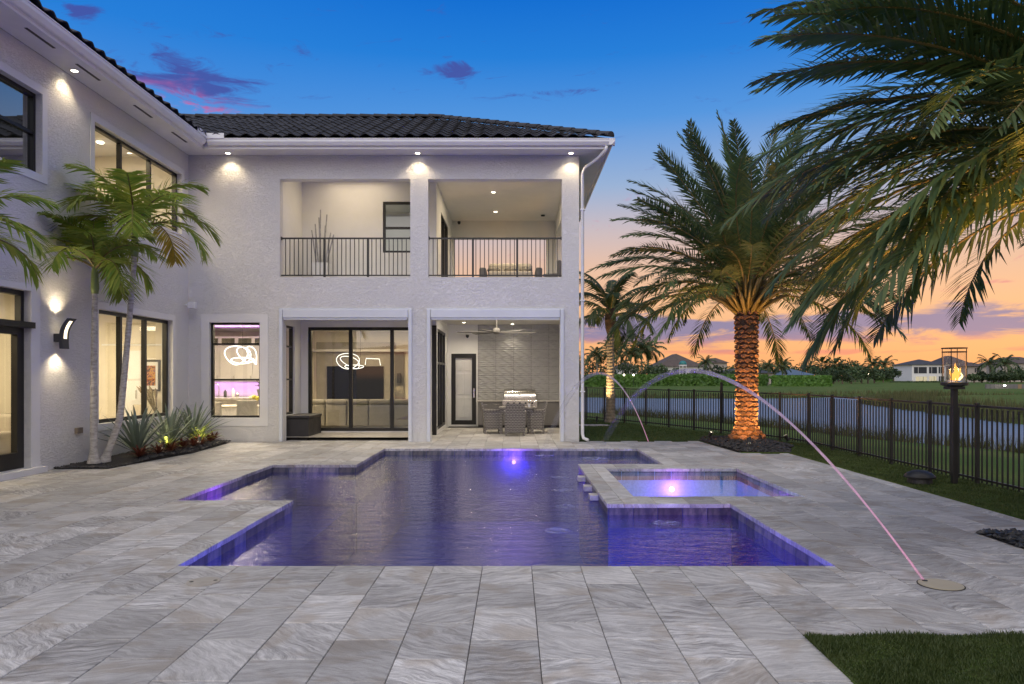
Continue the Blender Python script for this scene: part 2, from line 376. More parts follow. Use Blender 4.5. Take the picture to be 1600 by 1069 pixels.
def struct(name, mb, m, **k):
    o = mk(name, mb, m, **k); o['kind'] = 'structure'; return o
def copy_tree(o, parent=None):
    c = o.copy(); COL.objects.link(c); c.parent = parent
    for ch in list(o.children): copy_tree(ch, c)
    return c
def lightobj(name, kind, loc, energy, color, parent=None, target=None, size=.05, spot=None, blend=.5, shape=None, sy=None):
    d = bpy.data.lights.new(name, kind); d.energy = energy; d.color = color
    if kind == 'AREA':
        d.size = size
        if shape: d.shape = shape; d.size_y = sy or size
    else: d.shadow_soft_size = size
    if kind == 'SPOT': d.spot_size = R(spot); d.spot_blend = blend
    o = bpy.data.objects.new(name, d); COL.objects.link(o); o.location = Vector(loc)
    if target is not None: o.rotation_euler = (Vector(target)-Vector(loc)).to_track_quat('-Z', 'Y').to_euler()
    if parent: o.parent = parent; o.location = Vector(loc)-ORG.get(parent, Vector((0, 0, 0)))
    return o
def P(x, y, z=0.0):
    Y = F*(H-z)/(y-VY); return Vector(((x-VX)*Y/F, Y, z))
def cells(mb, u0, u1, v0, v1, holes, place, d0, d1):
    """a slab [u0,u1]x[v0,v1] with rectangular holes; place(u, v, d) gives the point"""
    us = sorted({u0, u1, *[h[0] for h in holes], *[h[1] for h in holes]}); vs = sorted({v0, v1, *[h[2] for h in holes], *[h[3] for h in holes]})
    us = [u for u in us if u0 <= u <= u1]; vs = [v for v in vs if v0 <= v <= v1]
    def solid(i, j):
        if i < 0 or j < 0 or i >= len(us)-1 or j >= len(vs)-1: return False
        a, b = (us[i]+us[i+1])/2, (vs[j]+vs[j+1])/2
        return not any(h[0] < a < h[1] and h[2] < b < h[3] for h in holes)
    def quad(*ps):
        o = len(mb.v); mb.v.extend(tuple(p) for p in ps); mb.face(o, o+1, o+2, o+3)
    for i in range(len(us)-1):
        for j in range(len(vs)-1):
            if not solid(i, j): continue
            a, b, c, d = us[i], us[i+1], vs[j], vs[j+1]
            quad(place(a,c,d0), place(b,c,d0), place(b,d,d0), place(a,d,d0))
            quad(place(a,c,d1), place(a,d,d1), place(b,d,d1), place(b,c,d1))
            if not solid(i-1, j): quad(place(a,c,d0), place(a,d,d0), place(a,d,d1), place(a,c,d1))
            if not solid(i+1, j): quad(place(b,c,d0), place(b,c,d1), place(b,d,d1), place(b,d,d0))
            if not solid(i, j-1): quad(place(a,c,d0), place(a,c,d1), place(b,c,d1), place(b,c,d0))
            if not solid(i, j+1): quad(place(a,d,d0), place(b,d,d0), place(b,d,d1), place(a,d,d1))
    return mb
def fix_normals(o):
    import bmesh
    b = bmesh.new(); b.from_mesh(o.data); bmesh.ops.remove_doubles(b, verts=b.verts, dist=1e-4); bmesh.ops.recalc_face_normals(b, faces=b.faces); b.to_mesh(o.data); b.free(); return o

# ================================================================== GROUND, LAKE, DECK, POOL
XL, XR, YF = -7.89, 1.58, 17.7                      # left wing wall, right house corner, front facade
LAKE = [(24,-20),(21,10),(17.3,25),(15.3,29),(13.7,35),(11,42),(8.1,47),(0,60),(-20,75),(-60,85),(-60,118),(0,92),(15,83),(28,82),(36,86),(50,93),(75,97),(78,91),(50,84),(37,76),(32,66),(28.4,47.4),(27,38),(30,20),(36,-20)]
def lake_d(x, y):
    ins = False; best = 1e9; n = len(LAKE)
    for i in range(n):
        ax, ay = LAKE[i]; bx, by = LAKE[(i+1) % n]
        if (ay > y) != (by > y) and x < (bx-ax)*(y-ay)/(by-ay)+ax: ins = not ins
        ex, ey = bx-ax, by-ay; k = max(0, min(1, ((x-ax)*ex+(y-ay)*ey)/(ex*ex+ey*ey)))
        best = min(best, math.hypot(x-ax-k*ex, y-ay-k*ey))
    return -best if ins else best
FP0 = [(6.75, -30), (6.75, 16.6), (6.45, 18.2), (5.55, 20.6), (4.0, 24.0), (2.6, 26.8), (1.6, 28.8), (-60, 32)]
def fence_d(x, y):
    best = 1e9
    for (ax, ay), (bx, by) in zip(FP0, FP0[1:]):
        ex, ey = bx-ax, by-ay; k = max(0, min(1, ((x-ax)*ex+(y-ay)*ey)/(ex*ex+ey*ey))); px, py = ax+k*ex, ay+k*ey
        best = min(best, math.hypot(x-px, y-py))
    fx = 6.75
    for (ax, ay), (bx, by) in zip(FP0, FP0[1:]):
        if ay <= y <= by: fx = ax+(bx-ax)*(y-ay)/(by-ay)
    if y > 32: fx = -99
    return 0.0 if x < fx+.35 else best
def smooth(t): t = max(0, min(1, t)); return t*t*(3-2*t)
def gz(x, y):
    d = lake_d(x, y)
    if d < 0: return -1.0-.8*smooth(-d/4)
    if y < 60 and x < 26:
        f = fence_d(x, y); return -1.0+.97*(d/(d+f+1e-6))
    base = -.03 - .67*smooth((y-32)/45) if y > 32 else -.03
    if x > 26: base = -.55
    return -1.0+(base+1.0)*smooth(d/(9.0 if y < 55 and x < 26 else 3.0))
xs = [-900,-400,-150,-60,-20] + [-12+1.5*i for i in range(64)] + [90,110,140,180,260,420,900]
ys = [-60,-25,-8,0,8,12,15,16.5] + [17.6+1.2*i for i in range(24)] + [47+1.8*i for i in range(32)] + [107,118,135,160,200,260,340,500,900,1800]
mb = MB(); nx = len(xs)
DECKZ = -.12
for y in ys:
    for x in xs:
        z = gz(x, y)
        if x < 5.0 and y < 17.5: z = -2.2            # below deck, pool and house the sheet drops out of the way
        mb.v.append((x, y, z))
for j in range(len(ys)-1):
    for i in range(nx-1): mb.face(j*nx+i, j*nx+i+1, (j+1)*nx+i+1, (j+1)*nx+i)
struct('ground', mb, M_grass, smooth=True)
mb = MB().sheet(LAKE, -1.0); struct('lake', mb, M_lake)
# a flat lawn beside and behind the deck, over the ground sheet
lawn = MB().prism([(1.62,17.86),(4.5,17.86),(4.7,15.05),(5.66,15.05),(5.66,7.45),(5.66,-3),(7.0,-3),(7.0,16.7),(6.7,18.3),(5.8,20.7),(4.25,24.1),(1.85,28.9),(1.62,29)], -.20, .012)
struct('lawn', lawn, M_grass)

HOLES = [(-2.85,2.72,6.12,9.12),(-2.85,1.18,9.0,13.3),(-2.85,2.72,13.2,16.0),(-4.35,-2.7,9.35,13.12),(1.57,3.85,9.65,12.58)]
deck = thing('stone_pool_deck', 'veined silver grey stone paver deck around the pool and patio', 'deck', (0, 3.2, 0))
del deck['label']; del deck['category']; deck['kind'] = 'structure'; deck.name = 'pavement'
mb = cells(MB(), XL-.1, 5.66, -2.0, 15.1, [(a+.01,b-.01,c+.01,d-.01) if 0 else (a-.03,b+.03,c-.03,d+.03) for a,b,c,d in HOLES], lambda u,v,d: (u,v,d), -.11, -.012)
cells(mb, XL-.1, 4.60, 15.1, 17.86, [(-2.88,2.75,13.17,16.03)], lambda u,v,d: (u,v,d), -.11, -.012)
mb.box(-5.75, 1.5, 17.87, 22.95, -.11, -.012)
fix_normals(mk('joint_bed', mb, M_joint, deck))
PX, PY = .41, .60
def subtract(rects, h):
    out = []
    for a,b,c,d in rects:
        if h[1] <= a or h[0] >= b or h[3] <= c or h[2] >= d: out.append((a,b,c,d)); continue
        if h[0] > a: out.append((a,h[0],c,d)); a = h[0]
        if h[1] < b: out.append((h[1],b,c,d)); b = h[1]
        if h[2] > c: out.append((a,b,c,h[2]))
        if h[3] < d: out.append((a,b,h[3],d))
    return out
pieces = []
for i in range(-20, 15):
    x0 = .148+PX*i; x1 = x0+PX
    for j in range(-9, 34):
        y0 = 4.72+PY*j+(.3 if i % 2 else 0); y1 = y0+PY; cx, cy = (x0+x1)/2, (y0+y1)/2
        if cy < -2 or x1 < XL-.2: continue
        if cy < 15.1: ok = x0 < 5.64
        elif cy < 17.86: ok = x0 < 4.58
        else: ok = -5.75 < cx < 1.5 and cy < 22.9
        if cy > 19.75 and cx < -2.15: ok = False
        if not ok: continue
        rr = [(max(x0, XL-.05), x1, y0, y1)]
        if cy < 15.1: rr = [(a, min(b, 5.66), c, d) for a,b,c,d in rr]
        for h in HOLES: rr = subtract(rr, (h[0]+.02, h[1]-.02, h[2]+.02, h[3]-.02))
        pieces += [r for r in rr if r[1]-r[0] > .03 and r[3]-r[2] > .03]
def vis(r):
    cx, cy = (r[0]+r[1])/2, (r[2]+r[3])/2
    if cy < 3.5 or abs(cx)/max(cy, .1) > .80: return 0
    return (r[1]-r[0])*(r[3]-r[2])/cy**3
pieces.sort(key=vis, reverse=True)
def paver_mb(w, l, mb=None, cx=0, cy=0, dz=0.0):
    mb = mb or MB(); g = .0022; c = .004; a, b = w/2-g, l/2-g
    vs = [(-a,-b,-.05),(a,-b,-.05),(a,b,-.05),(-a,b,-.05),(-a,-b,-c),(a,-b,-c),(a,b,-c),(-a,b,-c),(-a+c,-b+c,0),(a-c,-b+c,0),(a-c,b-c,0),(-a+c,b-c,0)]
    fs = [(0,1,5,4),(1,2,6,5),(2,3,7,6),(3,0,4,7),(4,5,9,8),(5,6,10,9),(6,7,11,10),(7,4,8,11),(8,9,10,11),(0,3,2,1)]
    return mb.add([(x+cx, y+cy, z+dz) for x, y, z in vs], fs)
PM = {}
rest = MB()
for k, r in enumerate(pieces):
    w, l = round(r[1]-r[0], 3), round(r[3]-r[2], 3); cx, cy = (r[0]+r[1])/2, (r[2]+r[3])/2; dz = random.uniform(-.0018, .0018)
    if k < 298:
        if (w, l) not in PM:
            o = mk('paver', paver_mb(w, l), M_paver); PM[(w, l)] = o.data
        else: o = bpy.data.objects.new('paver', PM[(w, l)]); COL.objects.link(o)
        o.parent = deck; o.location = (cx, cy-3.2, dz)
    else: paver_mb(w, l, rest, cx, cy, dz)
o = mk('paver', rest, M_paver, deck); o['kind'] = 'stuff'

# ---- swimming pool
POOL = [(-2.85,6.12),(2.72,6.12),(2.72,9.12),(1.18,9.12),(1.18,13.2),(2.72,13.2),(2.72,16.0),(-2.85,16.0),(-2.85,13.12),(-4.35,13.12),(-4.35,9.35),(-2.85,9.35)]
SPA = [(1.57,9.65),(3.85,9.65),(3.85,12.58),(1.57,12.58)]
def ring(mb, poly, z0, z1):
    n = len(poly)
    for i in range(n):
        a, b = poly[i], poly[(i+1) % n]; o = len(mb.v)
        mb.v += [(a[0],a[1],z0),(b[0],b[1],z0),(b[0],b[1],z1),(a[0],a[1],z1)]; mb.face(o, o+3, o+2, o+1)
pool = thing('swimming_pool', 'rectangular pool with stepped alcove and dark waterline tiles in front of the house', 'pool', (0, 11, -1.6))
mb = MB(); ring(mb, POOL, -1.6, -.05); mb.sheet(POOL, -1.6)
shell = mk('shell', mb, M_pool, pool)
mb = MB().box(-4.34,-2.9,9.36,13.11,-1.6,-.75); mk('step', mb, M_pool, pool)
mb = MB().box(-4.34,-3.9,9.36,13.11,-.74,-.42); mk('step', mb, M_pool, pool)
mb = MB().box(-2.84,-2.4,13.2,15.99,-1.6,-.7); mk('bench', mb, M_pool, pool)
def grid_sheet(poly_rects, z):
    mb = MB()
    for a,b,c,d in poly_rects: mb.add([(a,c,z),(b,c,z),(b,d,z),(a,d,z)], [(0,1,2,3)])
    return mb
mk('water', MB().sheet(POOL, -.14), M_water, pool)
# waterline tiles, one by one
def tiles_along(poly, z0, z1, w, m, parent, name, skip=()):
    n = len(poly)
    for i in range(n):
        if i in skip: continue
        a = Vector((*poly[i], 0)); b = Vector((*poly[(i+1) % n], 0)); L = (b-a).length; k = max(1, round(L/w)); d = (b-a)/L; nin = Vector((-d.y, d.x, 0))
        tw = L/k
        key = ('wl', round(tw, 3), round(z1-z0, 3), name)
        if key not in PM:
            mb = MB().box(-tw/2+.004, tw/2-.004, 0, .010, z0, z1); oo = mk(name, mb, m); PM[key] = oo.data; bpy.data.objects.remove(oo)
        for j in range(k):
            ob = bpy.data.objects.new(name, PM[key]); COL.objects.link(ob); ob.parent = parent
            c = a+d*(j+.5)*tw+nin*.001*(random.random()); ob.location = c-ORG[parent]; ob.rotation_euler = (0, 0, math.atan2(d.y, d.x))
tiles_along(POOL, -.27, -.052, .31, M_wltile, pool, 'waterline_tile', skip=(2, 3, 4))
spa = thing('hot_tub', 'square in-ground spa with calm water and stone coping in the pool corner', 'hot tub', (2.7, 11.1, -1.6))
SPAOUT = [(2.72,9.12),(1.18,9.12),(1.18,13.2),(2.72,13.2)]
tiles_along(POOL, -.30, -.052, .30, M_spatile, spa, 'face_tile', skip=(0, 1, 5, 6, 7, 8, 9, 10, 11))
mb = MB(); ring(mb, SPA, -1.0, -.05); mb.sheet(SPA, -1.0); mk('shell', mb, M_spafin, spa)
mb = cells(MB(), 1.575, 3.845, 9.655, 12.575, [(2.0,3.42,10.1,12.13)], lambda u,v,d:(u,v,d), -.99, -.5); fix_normals(mk('bench', mb, M_spafin, spa))
mk('water', MB().sheet(SPA, -.065), M_spawater, spa)
tiles_along(SPA, -.2, -.052, .29, M_wltile, spa, 'waterline_tile')
for yy in (12.0, 11.0, 10.2):
    mb = MB().box(1.05, 1.19, yy-.10, yy+.10, -.135, -.055); mk('spillway_lip', mb, M_counter, spa, bevel=.008)
def pool_light(parent, loc, d, e, name='pool_lamp_or_fill', size=.012, col=(.40, .14, 1.0)):
    loc = Vector(loc); d = Vector(d)
    mb = MB(); mb.tube([loc-d*.01, loc+d*.03], [.045, .035], 14); mk(name, mb, M_purple, parent, smooth=False)
    lightobj('pool_glow', 'POINT', loc+d*.16, e, col, parent, size=size)
pool_light(pool, (.0, 15.985, -.30), (0, -1, 0), 48)
pool_light(pool, (-4.335, 10.5, -.34), (1, 0, 0), 20, col=(.6, .12, 1.0))
for x_ in (-.9, 1.0): pool_light(pool, (x_, 6.13, -1.25), (0, 1, 0), 150, col=(.04, .08, 1.0))  # unseen blue fill lamps, added to brighten the water from the near wall
pool_light(pool, (2.71, 7.0, -1.2), (-1, 0, 0), 60, col=(.8, .08, .75))  # magenta fill added for a pink glow in the water
pool_light(pool, (2.71, 14.6, -.9), (-1, 0, 0), 30, col=(.1, .25, 1.0))
pool_light(spa, (2.72, 12.57, -.36), (0, -1, 0), 14, col=(.5, .10, 1.0))
pool_light(spa, (2.72, 9.66, -.40), (0, 1, 0), 20, col=(.20, .42, 1.0))  # extra blue fill added to light the spa evenly from its near wall
mb = MB().lathe([(.12, 0), (.12, .02), (.0, .03)], (2.72, 11.2, -.99), 16); mk('drain_cover', mb, M_plastic, spa)
M_foam, t = newmat('water_foam')
e1 = t.n('ShaderNodeBsdfDiffuse', i_Color=(.6, .62, .8, 1)); e2 = t.n('ShaderNodeBsdfTransparent')
mx = t.n('ShaderNodeMixShader'); t.set(mx.inputs[0], t.m('MULTIPLY', t.sstep(t.noise(t.n('ShaderNodeTexCoord').outputs['Object'], 16, 4, .7), .40, .72), .40)); t.set(mx.inputs[1], e2); t.set(mx.inputs[2], e1); t.n('ShaderNodeOutputMaterial', i_Surface=mx)
for (x, y, r) in [(1040,817,.17),(870,829,.16),(885,791,.16),(880,766,.17),(875,746,.18),(928,716,.30),(850,711,.26)]:
    p = P(x, y, -.136); mb = MB(); mb.lathe([(r, 0), (r*.7, .003), (r*.3, .007), (.005, .009)], p, 20); mk('ripple', mb, M_foam, pool, smooth=True)
# skimmer lids in the deck
p1 = P(1470, 914); p2 = P(318, 909.5)
lid = thing('jet_lid', 'round tan lid set in the deck under the long pink water jet', 'deck lid', p1, 'round lids in the deck')
mk('cover', MB().lathe([(.155, -.02), (.155, .006), (.148, .008)], p1, 32), mat('tan_plastic', (.42, .37, .26), .5, var=.08), lid)
mk('rim', MB().lathe([(.164, -.02), (.164, .003), (.156, .003)], p1, 32, cap=False), M_joint, lid)
mk('nozzle', MB().lathe([(.02, .0), (.02, .012), (.012, .013)], P(1445, 909), 12), M_plastic, lid)
lid = thing('skimmer_lid', 'round pale skimmer lid with two finger holes near the pool\'s left corner', 'deck lid', p2, 'round lids in the deck')
mk('cover', MB().lathe([(.125, -.02), (.125, .006), (.117, .008)], p2, 32), mat('grey_beige_plastic', (.36, .33, .28), .5, var=.15, vscale=12), lid)
for s in (-1, 1): mk('finger_hole', MB().lathe([(.016, .0), (.016, .0095)], (p2.x+s*.085, p2.y+s*.02, 0), 10), M_plastic, lid)
# laminar water jets
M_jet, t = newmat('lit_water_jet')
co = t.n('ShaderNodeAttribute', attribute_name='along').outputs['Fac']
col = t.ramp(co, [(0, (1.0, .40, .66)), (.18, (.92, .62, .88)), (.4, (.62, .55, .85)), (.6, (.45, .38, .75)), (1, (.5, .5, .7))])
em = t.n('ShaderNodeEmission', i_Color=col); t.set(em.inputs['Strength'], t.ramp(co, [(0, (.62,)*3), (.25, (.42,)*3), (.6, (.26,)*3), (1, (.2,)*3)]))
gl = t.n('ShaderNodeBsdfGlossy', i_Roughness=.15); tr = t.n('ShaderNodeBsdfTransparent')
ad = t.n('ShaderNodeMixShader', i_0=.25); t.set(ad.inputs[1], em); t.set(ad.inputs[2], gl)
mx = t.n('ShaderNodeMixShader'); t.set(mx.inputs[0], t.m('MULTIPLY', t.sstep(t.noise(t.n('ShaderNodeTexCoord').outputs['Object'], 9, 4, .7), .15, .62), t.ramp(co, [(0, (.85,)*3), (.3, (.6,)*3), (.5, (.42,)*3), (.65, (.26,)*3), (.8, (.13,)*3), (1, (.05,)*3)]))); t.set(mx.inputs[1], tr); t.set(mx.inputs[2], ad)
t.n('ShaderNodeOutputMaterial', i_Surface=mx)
def jet(a, b, hgt, r0, r1, label):
    pts = []; rad = []; n = 44; al = []
    for i in range(n+1):
        k = i/n; p = a.lerp(b, k); p.z += 4*hgt*k*(1-k); pts.append(p); rad.append((r0+(r1-r0)*smooth((k-.02)/.98))*random.uniform(.86, 1.14)); al += [k]*10
    o = mk('water_jet', MB().tube(pts, rad, 10, cap=False), M_jet, smooth=True)
    at = o.data.attributes.new('along', 'FLOAT', 'POINT'); at.data.foreach_set('value', al)
    return tag(o, label, 'water jet', 'laminar deck jets')
jet(P(1444, 908), Vector((1.72, 15.2, -.14)), 1.74, .0095, .060, 'long arc of lit water from the tan lid over the spa')
jet(P(1013, 690), Vector((.6, 15.8, -.14)), 1.72, .009, .06, 'short violet arc of water beside the house corner')

# ================================================================== HOUSE
house = thing('house', 'white two storey stucco house with dark tiled roof, balconies and covered patio', 'house', (-3, 21, 0))
pf = lambda u, v, d: (u, YF-d, v)                  # front facade: d > 0 is outward
pl = lambda u, v, d: (XL+d, u, v)                  # left wing wall
def wbox(mb, place, u0, u1, v0, v1, d0, d1):
    a, b = place(u0, v0, d0), place(u1, v1, d1); return mb.box(a[0], b[0], a[1], b[1], a[2], b[2])
KW = (-7.39, -6.165, .575, 2.89)
OP = [KW, (-5.6,-2.56,-1,3.2), (-2.02,1.12,-1,3.2), (-5.68,-2.515,3.99,6.37), (-2.08,1.165,3.99,6.37)]
fix_normals(mk('front_wall', cells(MB(), XL, XR, -.1, 6.94, OP, pf, 0, -.25), M_stucco, house))
UW1, UW2, LW, DR = (10.25,12.19,4.95,6.3), (13.71,17.3,4.95,6.38), (13.84,16.85,.68,2.87), (9.5,11.9,.1,2.98)
fix_normals(mk('side_wall', cells(MB(), 3.0, YF-.003, -.1, 6.94, [UW1, UW2, LW, DR], pl, 0, -.25), M_stucco, house))
# inner walls of the covered patio and balcony
fix_normals(mk('patio_wall', cells(MB(), 17.96, 19.70, -.05, 3.2, [(18.25,19.15,.6,2.88)], lambda u,v,d:(-5.75-d,u,v), 0, .15), M_smooth, house))
fix_normals(mk('patio_wall', cells(MB(), -5.90, -2.09, -.05, 3.2, [(-5.56,-2.14,.1,2.91)], lambda u,v,d:(u,19.70+d,v), 0, .15), M_smooth, house))
fix_normals(mk('patio_wall', cells(MB(), 19.86, 22.90, -.05, 3.2, [(19.92,22.4,.1,2.9)], lambda u,v,d:(-2.09-d,u,v), 0, .12), M_smooth, house))
fix_normals(mk('patio_wall', cells(MB(), -2.35, 1.5, -.05, 3.2, [(-1.97,-1.185,.06,2.29)], lambda u,v,d:(u,22.90+d,v), 0, .2), M_smooth, house))
mk('patio_wall', MB().box(1.42, 1.575, 17.96, 23.1, -.05, 3.2), M_smooth, house)
mk('balcony_wall', MB().box(-5.90, -5.72, 17.96, 19.70, 3.97, 6.86), M_smooth, house)
fix_normals(mk('balcony_wall', cells(MB(), -5.90, -2.09, 3.97, 6.86, [(-3.54,-2.35,4.92,6.30)], lambda u,v,d:(u,19.70+d,v), 0, .15), M_smooth, house))
fix_normals(mk('balcony_wall', cells(MB(), 19.86, 24.8, 3.97, 6.86, [(20.9,23.1,4.0,6.3)], lambda u,v,d:(-2.09-d,u,v), 0, .12), M_smooth, house))
fix_normals(mk('balcony_wall', cells(MB(), -2.25, 1.57, 3.97, 6.86, [(-2.02,1.1,4.0,6.26)], lambda u,v,d:(u,24.8+d,v), 0, .25), M_smooth, house))
fix_normals(mk('balcony_wall', cells(MB(), 17.96, 24.79, 3.97, 6.86, [(18.5,24.3,4.0,6.26)], lambda u,v,d:(1.40+d,u,v), 0, .17), M_smooth, house))
mk('floor_slab', MB().box(-5.95, 1.56, 17.955, 25.0, 3.2, 3.965), M_ceil, house)
mk('balcony_ceiling', MB().box(-5.95, 1.56, 17.955, 25.05, 6.86, 6.93), M_ceil, house)
mk('right_wall', MB().box(1.40, 1.578, 23.11, 25.04, -.1, 3.96), M_stucco, house)
# soffits, fascia, gutters
mk('soffit', MB().box(XL+.002, 2.22, 17.06, 17.698, 6.942, 6.98), M_trim, house)
mk('soffit', MB().box(XL+.004, -7.25, 3.0, 17.058, 6.942, 6.98), M_trim, house)
mk('soffit', MB().box(1.582, 2.22, 17.70, 25.7, 6.942, 6.98), M_trim, house)
for y in (9.6, 11.2, 12.5, 14.4, 16.0): mk('soffit_vent', MB().box(-7.52, -7.47, y, y+.7, 6.936, 6.941), M_black, house)
GP = [(0,0),(.06,0),(.075,.01),(.12,.075),(.12,.125),(.135,.135),(.135,.15),(0,.15)]
def extr(mb, prof, a, b, f):
    n = len(prof); o = len(mb.v)
    for s in (a, b):
        for d, z in prof: mb.v.append(f(d, z, s))
    for i in range(n): j = (i+1) % n; mb.face(o+i, o+j, o+n+j, o+n+i)
    mb.face(*[o+i for i in range(n)]); mb.face(*[o+n+i for i in range(n)][::-1]); return mb
fix_normals(mk('gutter', extr(MB(), GP, -7.13, 2.35, lambda d, z, s: (s, 17.05-d, 6.96+z)), M_trim, house))
fix_normals(mk('gutter', extr(MB(), GP, 3.0, 16.93, lambda d, z, s: (-7.26+d, s, 6.96+z)), M_trim, house))
fix_normals(mk('gutter', extr(MB(), GP, 16.92, 25.7, lambda d, z, s: (2.21+d, s, 6.96+z)), M_trim, house))
mk('fascia', MB().box(-7.24, 2.2, 17.055, 17.075, 6.90, 7.12), M_trim, house)
mk('fascia', MB().box(-7.275, -7.262, 3.0, 17.05, 6.90, 7.12), M_trim, house)
mk('fascia', MB().box(2.19, 2.208, 17.08, 25.7, 6.90, 7.12), M_trim, house)
mk('splash_guard', MB().box(-7.26, -6.72, 16.90, 16.915, 7.1, 7.22), M_trim, house); mk('splash_guard', MB().box(-7.135, -7.12, 16.45, 16.9, 7.1, 7.22), M_trim, house)
mb = MB().tube([(2.16,17.0,6.95),(2.14,17.02,6.86),(1.98,17.3,6.74),(1.72,17.6,6.62),(1.66,17.66,6.5),(1.66,17.67,3.4),(1.66,17.67,.2),(1.68,17.64,.09),(1.78,17.52,.05)], .04, 10); mk('downspout', mb, M_trim, house, smooth=True)
for z in (5.6, 3.4, 1.2): mk('downspout_strap', MB().box(1.60, 1.72, 17.62, 17.70, z, z+.03), M_trim, house)
# trim bands and opening surrounds
def band(place, r, w, d=.03, name='trim_band', m=M_smooth):
    fix_normals(mk(name, cells(MB(), r[0]-w, r[1]+w, r[2]-w, r[3]+w, [r], place, .001, d), m, house))
band(pf, KW, .20, .010)
for r in (UW1, UW2, LW): band(pl, r, .13, .016)
fix_normals(mk('trim_band', cells(MB(), DR[0]-.2, DR[1]+.22, .1, DR[3]+.1, [(DR[0],DR[1],0,DR[3])], pl, .001, .02), M_smooth, house))
mk('door_step', MB().box(XL+.002, XL+.12, 9.1, 12.16, -.002, .098), M_smooth, house)
for x0, x1 in ((-5.6, -2.56), (-2.02, 1.12)):
    mk('shutter_box', MB().box(x0+.004, x1-.004, 17.64, 17.86, 3.00, 3.198), M_shut, house, bevel=.01)
    mk('shutter_box_lip', MB().box(x0+.02, x1-.02, 17.66, 17.80, 2.955, 2.992), M_shut, house)
    mk('opening_trim', MB().box(x0-.09, x1+.09, 17.67, 17.698, 3.201, 3.235), M_shut, house)
    for x in (x0-.09, x1+.004): mk('shutter_track', MB().box(x, x+.086, 17.64, 17.698, 0, 3.2), M_shut, house, bevel=.008)
# windows
def window(place, r, mu=(), mv=(), fw=.06, gm=None, name='window', d0=-.20, d1=-.10, vx=None):
    u0, u1, v0, v1 = r; gm = gm or M_glass
    mb = MB(); cells(mb, u0+.002, u1-.002, v0+.002, v1-.002, [(u0+fw, u1-fw, v0+fw, v1-fw)], place, d0, d1)
    w = fix_normals(mk(name, mb, M_black, house))
    us = [u0+fw]; 
    for m_ in mu: mk('mullion', wbox(MB(), place, m_-fw*.55, m_+fw*.55, v0+fw, v1-fw, d0+.01, d1-.004), M_black, w)
    for m_ in mv: mk('transom_bar', wbox(MB(), place, u0+fw, u1-fw, m_-fw*.45, m_+fw*.45, d0+.012, d1-.008), M_black, w)
    ue = [u0+fw]+[k for k in mu]+[u1-fw]; ve = [v0+fw]+[k for k in mv]+[v1-fw]
    for i in range(len(ue)-1):
        for j in range(len(ve)-1):
            mb = MB(); d = (d0+d1)/2; mb.v = [place(ue[i],ve[j],d), place(ue[i+1],ve[j],d), place(ue[i+1],ve[j+1],d), place(ue[i],ve[j+1],d)]; mb.face(0, 1, 2, 3); mk('pane', mb, gm, w)
    return w
window(pf, KW, mv=(1.50, 2.37), fw=.05)
window(pl, UW1, mu=(11.28,), mv=(5.64,), fw=.06, gm=M_glass_dark)
window(pl, UW2, mu=(14.85, 16.05), fw=.055)
window(pl, LW, mu=(14.85, 15.85), fw=.07)
d = window(pl, (DR[0], DR[1], DR[2], DR[3]), mv=(2.43,), fw=.08, name='glazed_door')
for a, b in ((9.6, 10.35), (10.37, 11.12), (11.15, 11.82)):
    dd = fix_normals(mk('door_leaf', cells(MB(), a, b, .12, 2.37, [(a+.10, b-.10, .36, 2.26)], pl, -.19, -.09), M_black, d))
mk('door_ledge', wbox(MB(), pl, 9.45, 11.96, 2.37, 2.47, -.10, .05), M_black, d)
ps = lambda u, v, d: (u, 19.70-d, v)
sl = window(ps, (-5.56,-2.14,.1,2.91), mu=(-4.42, -3.30), fw=.085, gm=M_glass_tint, name='sliding_door', d0=-.13, d1=-.02)
mk('door_handle', MB().box(-5.50, -5.485, 19.66, 19.69, .95, 1.35), M_black, sl)
mk('sill', MB().box(-5.56, -2.2, 19.56, 19.698, -.002, .096), M_smooth, house)
pm = lambda u, v, d: (-2.09+d, u, v)
window(pm, (19.92,22.4,.1,2.9), mu=(20.7, 21.55), mv=(1.95,), fw=.07, gm=M_glass, name='sliding_door', d0=-.11, d1=-.02)
mk('corner_post', MB().box(-2.26, -2.085, 19.60, 19.74, 0, 2.95), M_black, house)
window(lambda u,v,d:(-5.75+d,u,v), (18.25,19.15,.6,2.88), mv=(1.5, 2.35), fw=.05, name='window', d0=-.14, d1=-.05)
window(lambda u,v,d:(u,19.70-d,v), (-3.54,-2.35,4.92,6.30), mv=(5.6,), fw=.06, name='window', d0=-.14, d1=-.04)
window(lambda u,v,d:(-2.09+d,u,v), (20.9,23.1,4.0,6.3), mu=(22.0,), fw=.07, gm=M_glass_dark, name='balcony_door', d0=-.11, d1=-.0)
# back patio door with panelled white shutters behind the pane
pb = lambda u, v, d: (u, 22.90-d, v)
bd = window(pb, (-1.97,-1.185,.06,2.29), fw=.135, gm=glass('clear_glass', (.98, .98, .97), .5), name='patio_door', d0=-.12, d1=-.02)
mk('door_handle', MB().box(-1.27, -1.235, 22.85, 22.88, .9, 1.2), M_steel, bd)
mk('shutter_panel', MB().box(-1.85, -1.30, 22.99, 23.02, .2, 2.16), M_trim, bd)
for x in (-1.80, -1.56):
    for z0, z1 in ((.28,.92),(1.0,1.68),(1.76,2.08)): mk('raised_panel', MB().box(x, x+.20, 22.972, 22.989, z0, z1), M_trim, bd, bevel=.006)
mk('door_mat', MB().box(-2.02, -1.1, 22.4, 22.8, .002, .016), M_plastic, house)
